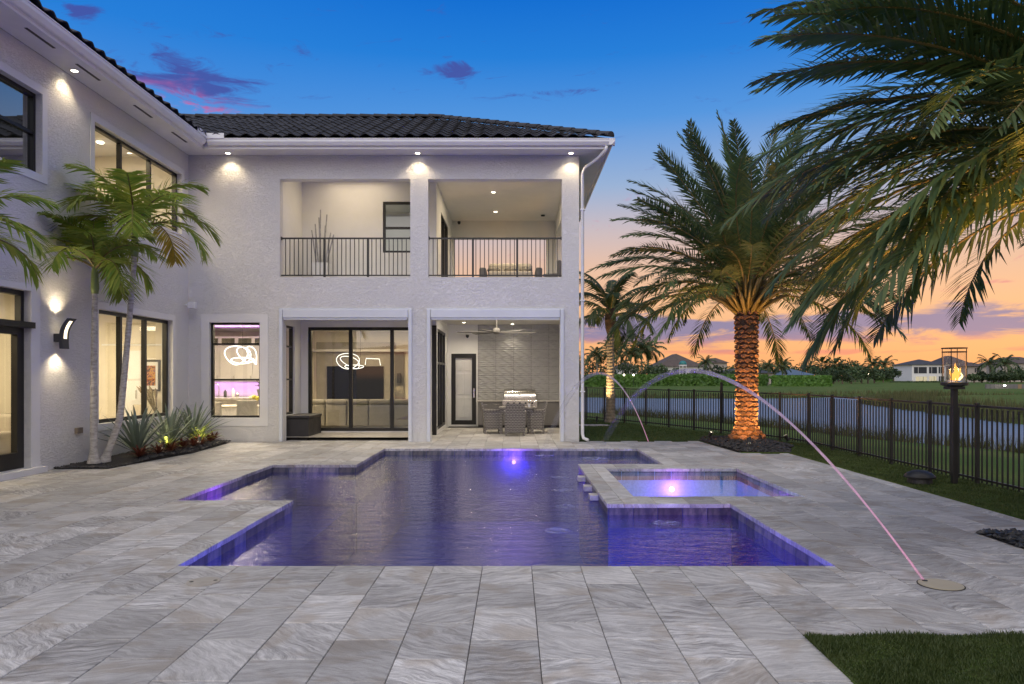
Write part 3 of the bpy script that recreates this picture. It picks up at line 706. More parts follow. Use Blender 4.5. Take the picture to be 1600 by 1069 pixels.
# kitchen counter and wavy tile wall
mb = MB(); nU, nV = 16, 20; tw, th = .555, .27
for j in range(nV+1):
    for i in range(nU+1):
        u = i/nU; v = j/nV; d = .026*(.5+.5*math.sin(2*math.pi*(v*4+.22*math.sin(2*math.pi*u*2+math.floor(v*4)*2.1))))*(.6+.4*math.sin(4*math.pi*u+2.6*math.floor(v*4)))
        if i in (0, nU) or j in (0, nV): d -= .004
        mb.v.append((u*(tw-.004), -d-.006, v*(th-.003)))
for j in range(nV):
    for i in range(nU): a = j*(nU+1)+i; mb.face(a, a+1, a+nU+2, a+nU+1)
proto = mk('wave_tile', mb, M_wall_tile, smooth=True); first = True
for i in range(5):
    for j in range(9):
        if first: o = proto; first = False
        else: o = proto.copy(); COL.objects.link(o)
        o.parent = house; o.location = Vector((-1.12+i*tw, 22.893, .80+j*th))-ORG[house]
mk('tile_backing', MB().box(-1.13, 1.42, 22.888, 22.899, .80, 3.2), M_cabgrey, house)
kit = thing('outdoor_kitchen', 'grey flat front cabinets with stone counter under the wavy tile wall', 'cabinets', (0.15, 22.55, 0))
mk('carcass', MB().box(-1.10, 1.40, 22.34, 22.88, .08, .80), M_cabgrey, kit)
mk('toe_kick', MB().box(-1.10, 1.40, 22.40, 22.88, .0, .08), M_plastic, kit)
mk('counter', MB().box(-1.12, 1.41, 22.28, 22.885, .80, .835), M_counter, kit, bevel=.004)
for x0, x1 in ((-1.09,-.72),(-.71,-.36),(.74,1.06),(1.07,1.39)):
    dz = .60 if x0 < 0 else .79
    o = mk('cabinet_door', MB().box(x0, x1, 22.322, 22.339, .09, dz), M_cabgrey, kit, bevel=.003)
    if x0 < 0:
        o = mk('drawer', MB().box(x0, x1, 22.322, 22.339, .61, .79), M_cabgrey, kit, bevel=.003)
        mk('handle', MB().box(x0+.1, x1-.1, 22.305, 22.315, .70, .712), M_steel, o)
mk('cabinet_door', MB().box(-.35, .73, 22.322, 22.339, .09, .52), M_cabgrey, kit, bevel=.003)
gr = thing('grill', 'stainless steel built-in barbecue grill on the grey outdoor counter', 'grill', (.18, 22.45, .54))
mb = MB(); n = 10; x0, x1 = -.30, .66
prof = [(22.24+.0*1, .86)]+[(22.50-.26*math.cos(R(k*9)), .90+.28*math.sin(R(k*9))) for k in range(0, 11)]+[(22.78, 1.12), (22.8, .86)]
extr(mb, prof, x0, x1, lambda d, z, s: (s, d, z)); fix_normals(mk('hood', mb, M_steel, gr, bevel=.006))
mk('handle', MB().tube([(x0-.02,22.17,.93),(x1+.02,22.17,.93)], .014, 10), M_steel, gr, smooth=True)
for x in (x0, x1): mk('handle_bracket', MB().box(x-.012, x+.012, 22.17, 22.26, .915, .945), M_steel, gr)
mk('firebox', MB().box(x0-.06, x1+.06, 22.26, 22.8, .60, .858), M_steel, gr, bevel=.005)
mk('control_panel', MB().box(x0-.05, x1+.05, 22.225, 22.262, .68, .84), M_steel, gr, bevel=.006)
for x in (-.18, .0, .18, .36, .47, .56): mk('knob', MB().tube([(x,22.225,.76),(x,22.19,.76)], [.03, .026], 14), M_plastic, gr)
mk('thermometer', MB().tube([(.18,22.27,1.06),(.18,22.24,1.04)], .035, 16), M_trim, gr)
mk('drip_tray', MB().box(x0+.5, x1, 22.23, 22.262, .60, .665), M_steel, gr, bevel=.004)

# ---- roof
EY, EZ, PIT, EX = 17.0, 7.13, .45, 2.26
roof = mk('roof', (lambda m: (m.add([(-7.2,EY,EZ),(EX,EY,EZ),(EX-4.35,EY+4.35,EZ+1.957),(-11.55,EY+4.35,EZ+1.957)], [(0,1,2,3)]),
    m.add([(EX,EY,EZ),(EX,25.75,EZ),(EX-4.35,EY+4.35,EZ+1.957)], [(0,1,2)]),
    m.add([(EX,25.75,EZ),(-11.5,25.75,EZ),(-11.55,EY+4.36,EZ+1.957),(EX-4.35,EY+4.36,EZ+1.957)], [(0,1,2,3)]),
    m.add([(-7.2,3,EZ),(-7.2,EY,EZ),(-11.55,EY+4.35,EZ+1.957),(-11.55,3,EZ+1.957)], [(0,1,2,3)]),
    m.add([(-11.56,3,EZ+1.957),(-11.56,25.75,EZ+1.957),(-15.9,25.75,EZ),(-15.9,3,EZ)], [(0,1,2,3)]))[0])(MB()), M_roof, house)
tw, tl, n = .345, .44, 10
mb = MB()
for k, (s, lift) in enumerate(((-.02, .030), (tl, .0))):
    for i in range(n+1):
        u = i/n; x = (u-.5)*tw; w = .5-.5*math.cos(2*math.pi*u)
        mb.v.append((x, s, .012+.062*w**1.2+lift))
for i in range(n+1):
    mb.v.append((mb.v[i][0], mb.v[i][1]+.004, mb.v[i][2]-.022))
for i in range(n): mb.face(i, i+1, n+1+i+1, n+1+i); mb.face(2*n+2+i, 2*n+2+i+1, i+1, i)
tmesh = mk('roof_tile', mb, M_roof); tdata = tmesh.data; bpy.data.objects.remove(tmesh)
ang = math.atan(PIT); tcount = 0; far_t = MB()
def tile_obj(loc, rot, data=None, name='roof_tile'):
    o = bpy.data.objects.new(name, data or tdata); COL.objects.link(o); o.parent = roof; o.location = Vector(loc)-ORG[roof]; o.rotation_euler = rot; return o
for r_ in range(12):
    hs = .40*r_*math.cos(ang); z = EZ+.40*r_*math.sin(ang)
    for k in range(60):
        x = EX-.02-tw*(k+.5)
        if x > EX-hs-.10 or x < -7.25-hs: continue
        jit = random.uniform(-.012, .012)
        if tcount < 262: tile_obj((x, EY+hs-.05+jit, z+random.uniform(0, .006)), (ang, 0, random.uniform(-.012, .012))); tcount += 1
        else:
            M = Matrix.Translation((x, EY+hs-.05+jit, z)) @ Matrix.Rotation(ang, 4, 'X')
            far_t.add([tuple(v.co) for v in tdata.vertices], [tuple(p.vertices) for p in tdata.polygons], M)
for k in range(40):
    y = 16.75-tw*k
    if tcount < 298 and y > 9: tile_obj((-7.20+.05, y, EZ), (ang, 0, math.pi/2)); tcount += 1
    else: far_t.add([tuple(v.co) for v in tdata.vertices], [tuple(p.vertices) for p in tdata.polygons], Matrix.Translation((-7.15, y, EZ)) @ Matrix.Rotation(math.pi/2, 4, 'Z') @ Matrix.Rotation(ang, 4, 'X'))
    far_t.add([tuple(v.co) for v in tdata.vertices], [tuple(p.vertices) for p in tdata.polygons], Matrix.Translation((-7.15-.36, y, EZ+.165)) @ Matrix.Rotation(math.pi/2, 4, 'Z') @ Matrix.Rotation(ang, 4, 'X'))
o = mk('roof_tile', far_t, M_roof, roof); o['kind'] = 'stuff'
mb = MB(); n = 8
for k, (s, rr) in enumerate(((0, .125), (.44, .10))):
    for i in range(n+1): w = math.pi*i/n; mb.v.append((s, rr*math.cos(w), rr*math.sin(w)*.9))
for i in range(n): mb.face(i, i+1, n+1+i+1, n+1+i)
mb.face(*range(n+1))
cap = mk('ridge_tile', mb, M_roof, smooth=False); cdata = cap.data; bpy.data.objects.remove(cap)
A = Vector((EX, EY, EZ+.05)); B = Vector((EX-4.35, EY+4.35, EZ+2.0)); d = (B-A); L = d.length
for k in range(int(L/.40)+1):
    p = A+d*(k*.40/L); o = tile_obj(p, (0, 0, 0), cdata, 'ridge_tile'); o.rotation_euler = d.to_track_quat('X', 'Z').to_euler()
for k in range(24): tile_obj((B.x-.40*(k+1), B.y, B.z+.02), (0, 0, 0), cdata, 'ridge_tile')

# ---- railings
def railing(x0, x1, n, posts):
    rl = mk('railing', MB().box(x0, x1, 17.78, 17.82, 4.93, 4.965), M_blackm, house)
    mk('bottom_rail', MB().box(x0, x1, 17.785, 17.815, 4.03, 4.06), M_blackm, rl)
    proto = None
    for i in range(1, n):
        x = x0+(x1-x0)*i/n
        if any(abs(x-p) < .05 for p in posts): continue
        if proto is None: o = proto = mk('baluster', MB().box(-.009, .009, 17.791, 17.809, 4.06, 4.93), M_blackm); o.parent = rl
        else: o = proto.copy(); COL.objects.link(o)
        o.location = Vector((x, 0, 0))-ORG[house]
    for p in posts: mk('post', MB().box(p-.024, p+.024, 17.775, 17.825, 3.99, 4.93), M_blackm, rl)
    for x in (x0, x1-.02): mk('bracket', MB().box(x, x+.02, 17.77, 17.83, 4.91, 4.985), M_blackm, rl)
railing(-5.675, -2.52, 30, (-4.62, -3.56)); railing(-2.075, 1.16, 31, (-1.0, .08))

# ---- lights fixed to the house
def downlight(loc, e, col=WARM, spot=120, tilt=(0, 0, -1), r=.055, lens=M_lamp):
    loc = Vector(loc)
    dl = mk('downlight', MB().lathe([(r+.025, 0), (r+.025, -.012), (r, -.012), (r, 0)], loc, 18, cap=False), M_trim, house)
    mk('lens', MB().lathe([(r, -.006), (r, -.010)], loc, 18), lens, dl)
    lightobj('downlight_glow', 'SPOT', loc+Vector((0, 0, -.03)), e, col, house, loc+Vector(tilt), size=.04, spot=spot, blend=.7)
for x in (-6.86, -2.31, 1.37): downlight((x, 17.5, 6.942), 24, spot=120)
for y in (6.8, 12.77): downlight((-7.69, y, 6.942), 24, spot=120)
for y in (20.9, 23.4): downlight((-.59, y, 6.86), 50, spot=150)
lightobj('ceiling_glow', 'AREA', (-.4, 21.2, 6.80), 40, WARM, house, (-.4, 21.2, 0), size=2.2)
lightobj('ceiling_glow', 'AREA', (-4.2, 18.7, 6.80), 18, WARM, house, (-4.2, 18.9, 0), size=1.6)
downlight((-4.2, 18.75, 6.86), 9, spot=150)
downlight((-.05, 22.5, 3.2), 20, WARM2, 100); downlight((-1.5, 21.9, 3.2), 50, WARM2, 140); downlight((.8, 19.6, 3.2), 70, WARM2, 140); downlight((-4.6, 18.8, 3.2), 70, WARM2, 140); downlight((-3.4, 18.6, 3.2), 50, WARM2, 140)
lightobj('ceiling_glow', 'AREA', (-.3, 20.2, 3.17), 95, WARM2, house, (-.3, 20.6, 0), size=2.4)
lightobj('ceiling_glow', 'AREA', (-4.0, 18.8, 3.17), 90, WARM2, house, (-4.0, 18.8, 0), size=1.2)
mk('smoke_detector', MB().lathe([(.07, 0), (.06, -.04), (.03, -.045)], (.95, 23.9, 6.86), 14), M_black, house)
for p in ((-1.85, 24.6, 6.75), (-1.45, 22.8, 2.83)):
    c = mk('dome_camera', MB().lathe([(.05, .05), (.055, .0), (.035, -.04), (.01, -.055)], p, 14), M_plastic, house, smooth=True)
# wall speaker at the inner corner
sp = mk('wall_speaker', MB().box(-7.78, -7.60, 17.36, 17.50, 3.20, 3.36), M_white, house, bevel=.02)
mk('bracket', MB().tube([(XL, 17.5, 3.3), (-7.76, 17.45, 3.28)], .022, 8), M_white, sp)
mk('outlet_box', MB().box(XL+.001, XL+.06, 13.1, 13.26, .56, .66), mat('bronze_box', (.2, .16, .12), .5), house)
# curved wall sconce
sc = thing('wall_sconce', 'curved dark wall sconce with slotted lens glowing beside the glazed door', 'wall lamp', (XL, 12.55, 2.05))
mb = MB(); pts = []
for k in range(13):
    a = k/12; zz = 2.06+.52*a; ox = .10+.11*(2*a-1)**2*(1 if a > .5 else .25)+.05*a
    pts.append((XL+ox, zz))
def bar(y0, y1, pts, th):
    mb = MB(); n = len(pts)
    for (x, z) in pts: mb.v += [(x, y0, z), (x+th, y0, z), (x+th, y1, z), (x, y1, z)]
    for i in range(n-1):
        for j in range(4): j2 = (j+1) % 4; mb.face(4*i+j, 4*i+j2, 4*i+4+j2, 4*i+4+j)
    mb.face(3, 2, 1, 0); mb.face(4*n-4, 4*n-3, 4*n-2, 4*n-1); return mb
M_sc = mat('sconce_bronze', (.055, .055, .058), .5, var=.2)
mk('body', bar(12.46, 12.495, pts, .06), M_sc, sc); mk('body', bar(12.605, 12.64, pts, .06), M_sc, sc)
mk('body', bar(12.496, 12.604, pts[:5], .06), M_sc, sc); mk('body', bar(12.496, 12.604, pts[11:], .06), M_sc, sc)
mk('lens', bar(12.497, 12.603, [(x+.012, z) for x, z in pts[4:12]], .035), M_lampdim, sc)
mk('back_plate', MB().box(XL+.001, XL+.10, 12.50, 12.60, 2.18, 2.32), M_sc, sc)
lightobj('sconce_glow', 'SPOT', (XL+.13, 12.55, 2.62), 20, WARM, sc, (XL+.04, 12.55, 3.6), size=.03, spot=125, blend=.9)
lightobj('sconce_glow', 'SPOT', (XL+.13, 12.55, 2.03), 20, WARM, sc, (XL+.06, 12.55, 1.0), size=.03, spot=125, blend=.9)

# ================================================================== INTERIORS seen through the glass
def room(name, x0, x1, y0, y1, z0, z1, wallm=M_cream, omit=(), floorm=M_floorin):
    mb = MB(); V = [(x0,y0,z0),(x1,y0,z0),(x1,y1,z0),(x0,y1,z0),(x0,y0,z1),(x1,y0,z1),(x1,y1,z1),(x0,y1,z1)]
    fs = {'f':(0,1,2,3),'c':(4,7,6,5),'s':(0,4,5,1),'e':(1,5,6,2),'n':(2,6,7,3),'w':(3,7,4,0)}
    mb.v = V
    for k, f in fs.items():
        if k in omit: continue
        mb.cur = 1 if k == 'f' else (2 if k == 'c' else 0); mb.face(*f)
    return mk(name, mb, [wallm, floorm, M_ceil], house)
def roomlight(x, y, z, e, col=WARM2, size=1.5):
    lightobj('room_glow', 'AREA', (x, y, z), e, col, house, (x, y, 0), size=size)
E_ = XL-.252
room('study_room', -11.5, E_, 13.0, 17.55, .06, 3.05, omit=('e',)); roomlight(-9.6, 15.2, 3.0, 150, WARM)
room('entry_room', -12.5, E_, 6.5, 12.9, .06, 3.05, omit=('e',)); roomlight(-9.8, 10.6, 3.0, 130, WARM)
room('upper_room', -11.0, E_, 12.9, 17.5, 4.0, 6.85, omit=('e',)); roomlight(-9.2, 15.2, 6.8, 110, WARM)
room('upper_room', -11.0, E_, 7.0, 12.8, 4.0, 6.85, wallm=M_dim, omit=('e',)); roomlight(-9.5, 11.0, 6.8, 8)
room('living_room', -11.5, -2.22, 17.96, 25.2, .08, 3.12, omit=('s', 'e'))
roomlight(-4.8, 23.0, 3.08, 80, (1.0, .82, .58), 2.0); roomlight(-4.6, 20.6, 3.08, 34, (1.0, .82, .58), 1.0); roomlight(-7.6, 19.4, 3.08, 210, (1.0, .82, .58), 1.6)
mk('interior_wall', MB().box(-11.5, -8.15, 17.56, 17.94, .06, 3.1), M_cream, house)
mk('interior_wall', MB().box(-2.34, -2.22, 22.92, 25.2, .06, 3.1), M_cream, house)
room('balcony_suite', -5.9, -2.3, 19.87, 23.5, 4.0, 6.85, omit=('s',)); roomlight(-3.8, 21.2, 6.8, 25, (.85, .92, 1.0))
for p in ((-9.3, 14.4, 6.84), (-9.3, 16.4, 6.84), (-9.4, 11.2, 3.04), (-9.0, 10.4, 3.04)):
    mk('recessed_lamp', MB().lathe([(.07, 0), (.07, -.01)], p, 14), M_lamp, house)
# study: white doors, framed picture, pampas vase
dr = mk('interior_door', MB().box(-9.55, -8.95, 17.50, 17.54, .08, 2.2), M_trim, house); mk('door_handle', MB().tube([(-9.05,17.47,1.05),(-9.05,17.47,1.25)], .012, 8), M_steel, dr)
mk('crown_rail', MB().box(-9.9, -8.3, 17.52, 17.545, 2.32, 2.36), M_trim, house)
pic = thing('framed_picture', 'black framed colourful artwork on the cream wall inside the window', 'picture', (-8.72, 17.53, 1.3))
fix_normals(mk('frame', cells(MB(), -8.93, -8.50, 1.22, 1.98, [(-8.88,-8.55,1.27,1.93)], lambda u,v,d:(u,17.545-d,v), 0, .03), M_plastic, pic))
mk('mat_board', MB().box(-8.88, -8.55, 17.525, 17.535, 1.27, 1.93), M_trim, pic)
M_art, t = newmat('abstract_art')
nz = t.noise(t.n('ShaderNodeTexCoord').outputs['Object'], 9, 3, .6, 1.2)
c = t.ramp(nz, [(.3, (.02, .01, .02)), (.42, (.28, .05, .06)), (.5, (.5, .25, .05)), (.6, (.12, .04, .16)), (.72, (.6, .45, .3))], 'CONSTANT')
p = t.n('ShaderNodeBsdfPrincipled', i_Base_Color=c, i_Roughness=.4); t.n('ShaderNodeOutputMaterial', i_Surface=p)
mk('artwork', MB().box(-8.82, -8.61, 17.518, 17.525, 1.36, 1.84), M_art, pic)
vs = thing('pampas_vase', 'vase of dry pampas plumes in the room behind the lower side window', 'vase', (-8.42, 17.2, .06))
mk('vase', MB().lathe([(.10, 0), (.16, .25), (.12, .5), (.06, .62)], (-8.42, 17.2, .06), 16), M_cabgrey, vs, smooth=True)
M_pamp = mat('pampas', (.30, .24, .16), .9, var=.3, vscale=30)
for k in range(7):
    a = random.uniform(-.5, 1.0); b_ = Vector((-8.42, 17.2, .66)); e = b_+Vector((-.42*a-.1, random.uniform(-.15, .12), .55+random.uniform(0, .25)))
    mk('plume', MB().tube([b_, b_.lerp(e, .5)+Vector((0, 0, .08)), b_.lerp(e, .75)+Vector((0, 0, .06)), e], [.006, .02, .045, .006], 7), M_pamp, vs, smooth=True)
def simple_chair(name, label, loc, rz, m, w=.5, h=.86, grp=None):
    c = thing(name, label, 'chair', (0, 0, 0), grp)
    mk('seat', MB().box(-w/2, w/2, -.24, .24, .40, .49), m, c, bevel=.03); mk('backrest', MB().box(-w/2, w/2, -.27, -.19, .42, h), m, c, bevel=.03)
    for x in (-w/2+.03, w/2-.03):
        for y in (-.22, .2): mk('leg', MB().tube([(x, y, 0), (x, y, .41)], .016, 8), M_steel, c)
    c.location = loc; c.rotation_euler = (0, 0, rz); return c
simple_chair('dining_chair', 'pale dining chair seen through the lower side window', (-8.95, 16.9, .06), 2.4, M_cream_f)
# kitchen behind the single window
kc = thing('kitchen_cabinets', 'pale kitchen wall cabinets with violet light above and below, behind the window', 'cabinets', (-8.6, 22.3, .08))
mk('carcass', MB().box(-10.6, -7.45, 22.26, 22.7, 1.42, 2.46), M_cab, kc); mk('base_unit', MB().box(-10.6, -7.45, 22.10, 22.7, .08, .95), M_cab, kc)
mk('splashback', MB().box(-10.6, -7.45, 22.68, 22.72, .95, 1.42), M_cab, kc); mk('top_unit', MB().box(-10.6, -7.45, 22.30, 22.7, 2.46, 2.80), M_cab, kc)
mk('end_panel', MB().box(-7.44, -7.36, 22.05, 22.75, .08, 2.8), M_cab, kc)
mk('counter', MB().box(-10.6, -7.45, 22.04, 22.68, .952, .99), M_counter, kc)
for k in range(5):
    x = -10.0+.51*k; dd = mk('cabinet_door', MB().box(x, x+.50, 22.235, 22.258, 1.43, 2.45), M_cab, kc, bevel=.004)
    mk('handle', MB().box(x+.44, x+.455, 22.22, 22.234, 1.5, 1.6), M_steel, dd)
    mk('glass_door', MB().box(x+.05, x+.45, 22.285, 22.298, 2.52, 2.74), M_glass_dark, kc)
lightobj('led_glow', 'AREA', (-8.8, 22.45, 2.83), 26, (.75, .30, 1.0), house, (-8.8, 22.5, 5), size=2.6, shape='RECTANGLE', sy=.2)
lightobj('led_glow', 'AREA', (-8.8, 22.5, 1.41), 14, (.75, .35, 1.0), house, (-8.8, 22.6, 0), size=2.6, shape='RECTANGLE', sy=.15)
isl = thing('kitchen_island', 'stone topped kitchen island with tap behind the single window', 'island', (-8.2, 20.9, .08))
mk('base_unit', MB().box(-9.6, -7.0, 20.7, 21.3, .08, .93), M_cab, isl); mk('counter', MB().box(-9.7, -6.95, 20.5, 21.4, .93, .98), M_counter, isl, bevel=.005)
fa = [(-8.45+.0, 20.9, .98), (-8.45, 20.9, 1.28)]+[(-8.45-.09+.09*math.cos(R(a)), 20.9, 1.28+.09*math.sin(R(a))) for a in range(20, 181, 20)]+[(-8.63, 20.9, 1.2)]
mk('tap', MB().tube(fa, .014, 8), M_steel, isl, smooth=True)
for x, m_, h in ((-8.25, M_plastic, .22), (-8.02, M_trim, .26), (-7.90, M_steel, .15)):
    b_ = thing('soap_bottle' if h < .25 else 'paper_roll', {M_plastic: 'dark soap bottle on the kitchen island', M_trim: 'white paper roll upright on the kitchen island', M_steel: 'small steel cup on the kitchen island'}[m_], 'bottle' if m_ is M_plastic else ('roll' if m_ is M_trim else 'cup'), (x, 20.85, .98))
    mk('body', MB().lathe([(.04, 0), (.045, .02), (.045, h*.75), (.02, h*.85), (.015, h)], (x, 20.85, .98), 14), m_, b_, smooth=True)
dt = thing('dining_table', 'pale round edged dining table inside the single window', 'table', (-7.1, 19.4, .08))
mk('table_top', MB().box(-7.9, -6.4, 18.9, 19.9, .76, .81), M_cream_f, dt, bevel=.02); mk('pedestal', MB().lathe([(.3, 0), (.28, .03), (.07, .08), (.06, .68)], (-7.15, 19.4, .08), 16), M_cream_f, dt)
simple_chair('dining_chair', 'cream dining chair at the right of the single window', (-6.72, 18.6, .08), 0, M_cream_f, .52, .9)
simple_chair('dining_chair', 'cream dining chair at the left of the single window', (-7.62, 18.6, .08), 0, M_cream_f, .52, .86)
fl = thing('flower_vase', 'yellow and white flowers in a small vase on the dining table', 'vase', (-6.85, 19.25, .81))
mk('vase', MB().lathe([(.05, 0), (.06, .06), (.04, .12)], (-6.85, 19.25, .81), 12), M_cabgrey, fl, smooth=True)
for dx_, dz_, m_ in ((-.08, .20, 'white_petal'), (.08, .19, 'yellow_petal'), (0, .22, 'yellow_petal')):
    mk('flower', MB().lathe([(.02, -.05), (.065, -.02), (.07, .02), (.04, .05), (.005, .06)], (-6.85+dx_, 19.25, .81+dz_), 10), mat(m_, (.75, .72, .5) if m_[0] == 'w' else (.65, .55, .06), .7, var=.2, vscale=30), fl, smooth=True)
pt = thing('potted_plant', 'dark leafy plant in a grey pot beside the kitchen island', 'plant', (-7.15, 20.75, .98))
mk('pot', MB().lathe([(.10, 0), (.16, .22), (.15, .24)], (-7.15, 20.75, .98), 14), M_cabgrey, pt)
mb = MB()
for k in range(60):
    c = Vector((-7.15+random.gauss(0, .11), 20.75+random.gauss(0, .1), 1.32+random.gauss(0, .08))); a = Vector((random.gauss(0,1), random.gauss(0,1), random.gauss(0,1))).normalized()*.05; b_ = a.cross(Vector((0,0,1))).normalized()*.03
    mb.add([c-a, c+b_, c+a, c-b_], [(0,1,2,3)])
mk('foliage', mb, M_croton, pt)
def neon(label, pts_list, r, base, rod):
    o = thing('pendant_lamp', label, 'lamp', base, 'looped neon pendant lamps')
    for pts in pts_list: mk('light_tube', MB().tube(pts, r, 8), M_neon, o, smooth=True)
    mk('cord', MB().tube([rod, (rod[0], rod[1], 3.10)], .006, 6), M_plastic, o); mk('canopy', MB().lathe([(.10, 0), (.10, -.03)], (rod[0], rod[1], 3.11), 14), M_plastic, o); return o
def loop(cx, cy, cz, rx, rz, ry=.12, ph=0., tw=0.):
    return [(cx+rx*math.cos(a+ph), cy+ry*math.sin(a*2+tw), cz+rz*math.sin(a)) for a in [2*math.pi*k/28 for k in range(29)]]
neon('bright looped neon pendant over the dining table behind the single window', [loop(-7.42,19.5,2.14,.30,.25), loop(-7.20,19.5,2.16,.18,.20,.08,.4), loop(-6.98,19.5,2.14,.13,.24,.1,.7), loop(-7.25,19.5,2.0,.30,.08)], .013, (-7.25,19.5,1.9), (-7.25,19.5,2.3))
neon('thin looped neon pendant above the television in the living room', [loop(-5.30,23.3,2.06,.36,.25,.15), loop(-5.2,23.3,2.02,.30,.2,.2,.6), [(-4.75,23.3,1.95),(-4.72,23.3,2.15),(-4.3,23.3,2.13),(-4.26,23.3,1.93)], loop(-5.1,23.3,1.88,.3,.06)], .010, (-5.1,23.3,1.8), (-4.9,23.3,2.2))
# living room
tv = thing('television', 'wide black television on the living room wall', 'television', (-5.45, 25.1, .75))
mk('screen', MB().box(-6.42, -4.48, 25.04, 25.1, .80, 1.92), M_tv, tv, bevel=.01); mk('sound_bar', MB().box(-6.0, -4.95, 25.0, 25.08, .70, .76), M_plastic, tv)
mk('wall_panel', MB().box(-6.8, -4.1, 25.105, 25.19, .08, 2.75), M_sofa, house)
for x, k in ((-7.15, 'left'), (-3.95, 'right')):
    mk('wall_niche', MB().box(x-.16, x+.16, 25.12, 25.19, .08, 2.4), M_dim, house)
    w = thing('living_room_sconce', 'dark sconce glowing downward at the %s of the television' % k, 'wall lamp', (x, 25.1, 1.3), 'living room sconces'); mk('shade', MB().box(x-.06, x+.06, 24.98, 25.11, 1.35, 1.68), M_plastic, w)
    lightobj('sconce_glow', 'SPOT', (x, 25.0, 1.32), 10, (1, .7, .35), w, (x, 25.06, 0), size=.03, spot=110, blend=.8)
mk('shelf', MB().box(-7.4, -3.6, 24.9, 25.19, 2.42, 2.50), M_cab, house)
sf = thing('sofa', 'long grey sectional sofa with its back to the sliding doors', 'sofa', (-4.5, 21.0, .08))
mk('base', MB().box(-6.0, -2.9, 20.9, 21.8, .14, .45), M_sofa, sf, bevel=.03)
for k in range(5):
    x = -6.0+.62*k; mk('back_cushion', MB().box(x+.01, x+.61, 20.78, 21.02, .16, .78), M_sofa, sf, bevel=.04); mk('headrest', MB().box(x+.01, x+.61, 20.76, 21.06, .785, .92), M_sofa, sf, bevel=.05)
    mk('seat_cushion', MB().box(x+.01, x+.61, 21.08, 21.8, .455, .58), M_sofa, sf, bevel=.04)
for x in (-5.9, -3.0): mk('leg', MB().box(x-.04, x+.04, 20.95, 21.05, .08, .14), M_plastic, sf)
# entry room: pendants and a cream sofa
for k, (y, z) in enumerate(((11.05, 1.95), (10.55, 2.0))):
    w = thing('glass_pendant', 'small amber pendant bulb behind the glazed door, %s one' % ('right' if k == 0 else 'left'), 'lamp', (-8.8, y, z), 'amber pendants'); mk('bulb', MB().lathe([(.01, -.05), (.04, -.03), (.045, 0), (.02, .05)], (-8.8, y, z), 12), emit('amber_bulb', (1, .6, .2), 12), w, smooth=True); mk('cord', MB().tube([(-8.8, y, z+.05), (-8.8, y, 3.04)], .004, 5), M_plastic, w)
sf2 = thing('cream_armchair', 'cream armchair just inside the glazed door', 'armchair', (-8.9, 12.0, .06))
mk('seat', MB().box(-9.4, -8.5, 11.7, 12.5, .12, .48), M_cream_f, sf2, bevel=.05); mk('backrest', MB().box(-9.4, -8.5, 12.38, 12.6, .3, .95), M_cream_f, sf2, bevel=.06)
for x in (-9.42, -8.6): mk('arm', MB().box(x, x+.14, 11.7, 12.5, .3, .66), M_cream_f, sf2, bevel=.04)

# ================================================================== PATIO AND BALCONY FURNITURE
db = thing('storage_box', 'dark resin storage box beside the sliding doors', 'storage box', (-5.4, 18.8, 0))
mk('body', MB().box(-5.70, -5.13, 18.2, 19.38, .01, .52), mat('resin', (.030, .027, .028), .5, var=.2, bump=.004, bscale=70), db, bevel=.012)
mk('lid', MB().box(-5.73, -5.10, 18.17, 19.40, .525, .60), MATS['resin'], db, bevel=.02)
for x, y in ((-5.70, 18.2), (-5.16, 18.2), (-5.16, 19.35)): mk('corner_post', MB().box(x-.006, x+.036, y-.006, y+.036, 0, .52), MATS['resin'], db)
wt = thing('wicker_table', 'square grey wicker patio table in front of the grill', 'table', (.08, 20.35, 0))
mk('table_top', MB().box(-.42, .56, 19.95, 20.85, .69, .73), M_wicker, wt, bevel=.01); mk('apron', MB().box(-.38, .52, 19.99, 20.81, .60, .688), M_wicker, wt)
for x in (-.40, .46):
    for y in (19.97, 20.75): mk('leg', MB().box(x, x+.08, y, y+.08, 0, .60), M_wicker, wt)
cup = thing('drinking_glass', 'small clear glass on the wicker table', 'glass', (.42, 20.1, .73)); mk('bowl', MB().lathe([(.03, 0), (.035, .1), (.033, .1), (.028, .01)], (.42, 20.1, .73), 12), M_trim, cup)
def wicker_chair(label, loc, rz):
    c = thing('wicker_chair', label, 'chair', (0, 0, 0), 'wicker patio chairs')
    mk('seat', MB().box(-.25, .25, -.22, .26, .36, .44), M_wicker, c, bevel=.01)
    mb = MB(); vs = []
    for z, y, w in ((.10, -.20, .24), (.40, -.23, .25), (.62, -.26, .255), (.86, -.32, .25)): vs.append((z, y, w))
    for z, y, w in vs: mb.v += [(-w, y, z), (w, y, z), (w, y+.05, z), (-w, y+.05, z)]
    for i in range(3):
        for j in range(4): j2 = (j+1) % 4; mb.face(4*i+j, 4*i+j2, 4*i+4+j2, 4*i+4+j)
    mb.face(3, 2, 1, 0); mb.face(12, 13, 14, 15); mk('backrest', mb, M_wicker, c)
    for s in (-1, 1):
        mk('side_panel', MB().box(s*.255-.02, s*.255+.02, -.18, .24, .12, .62), M_wicker, c, bevel=.01); mk('arm', MB().box(s*.26-.035, s*.26+.035, -.22, .27, .62, .655), M_wicker, c, bevel=.01)
        for y in (-.20, .22): mk('leg', MB().box(s*.24-.02, s*.24+.02, y-.02, y+.02, 0, .14), M_wicker, c)
    mk('front_skirt', MB().box(-.23, .23, .215, .245, .12, .36), M_wicker, c)
    c.location = loc; c.rotation_euler = (0, 0, rz)
wicker_chair('grey wicker armchair with its back to the pool, nearest one', (.03, 19.55, 0), 0)
wicker_chair('grey wicker armchair at the left of the patio table, turned right', (-.62, 20.3, 0), -1.45)
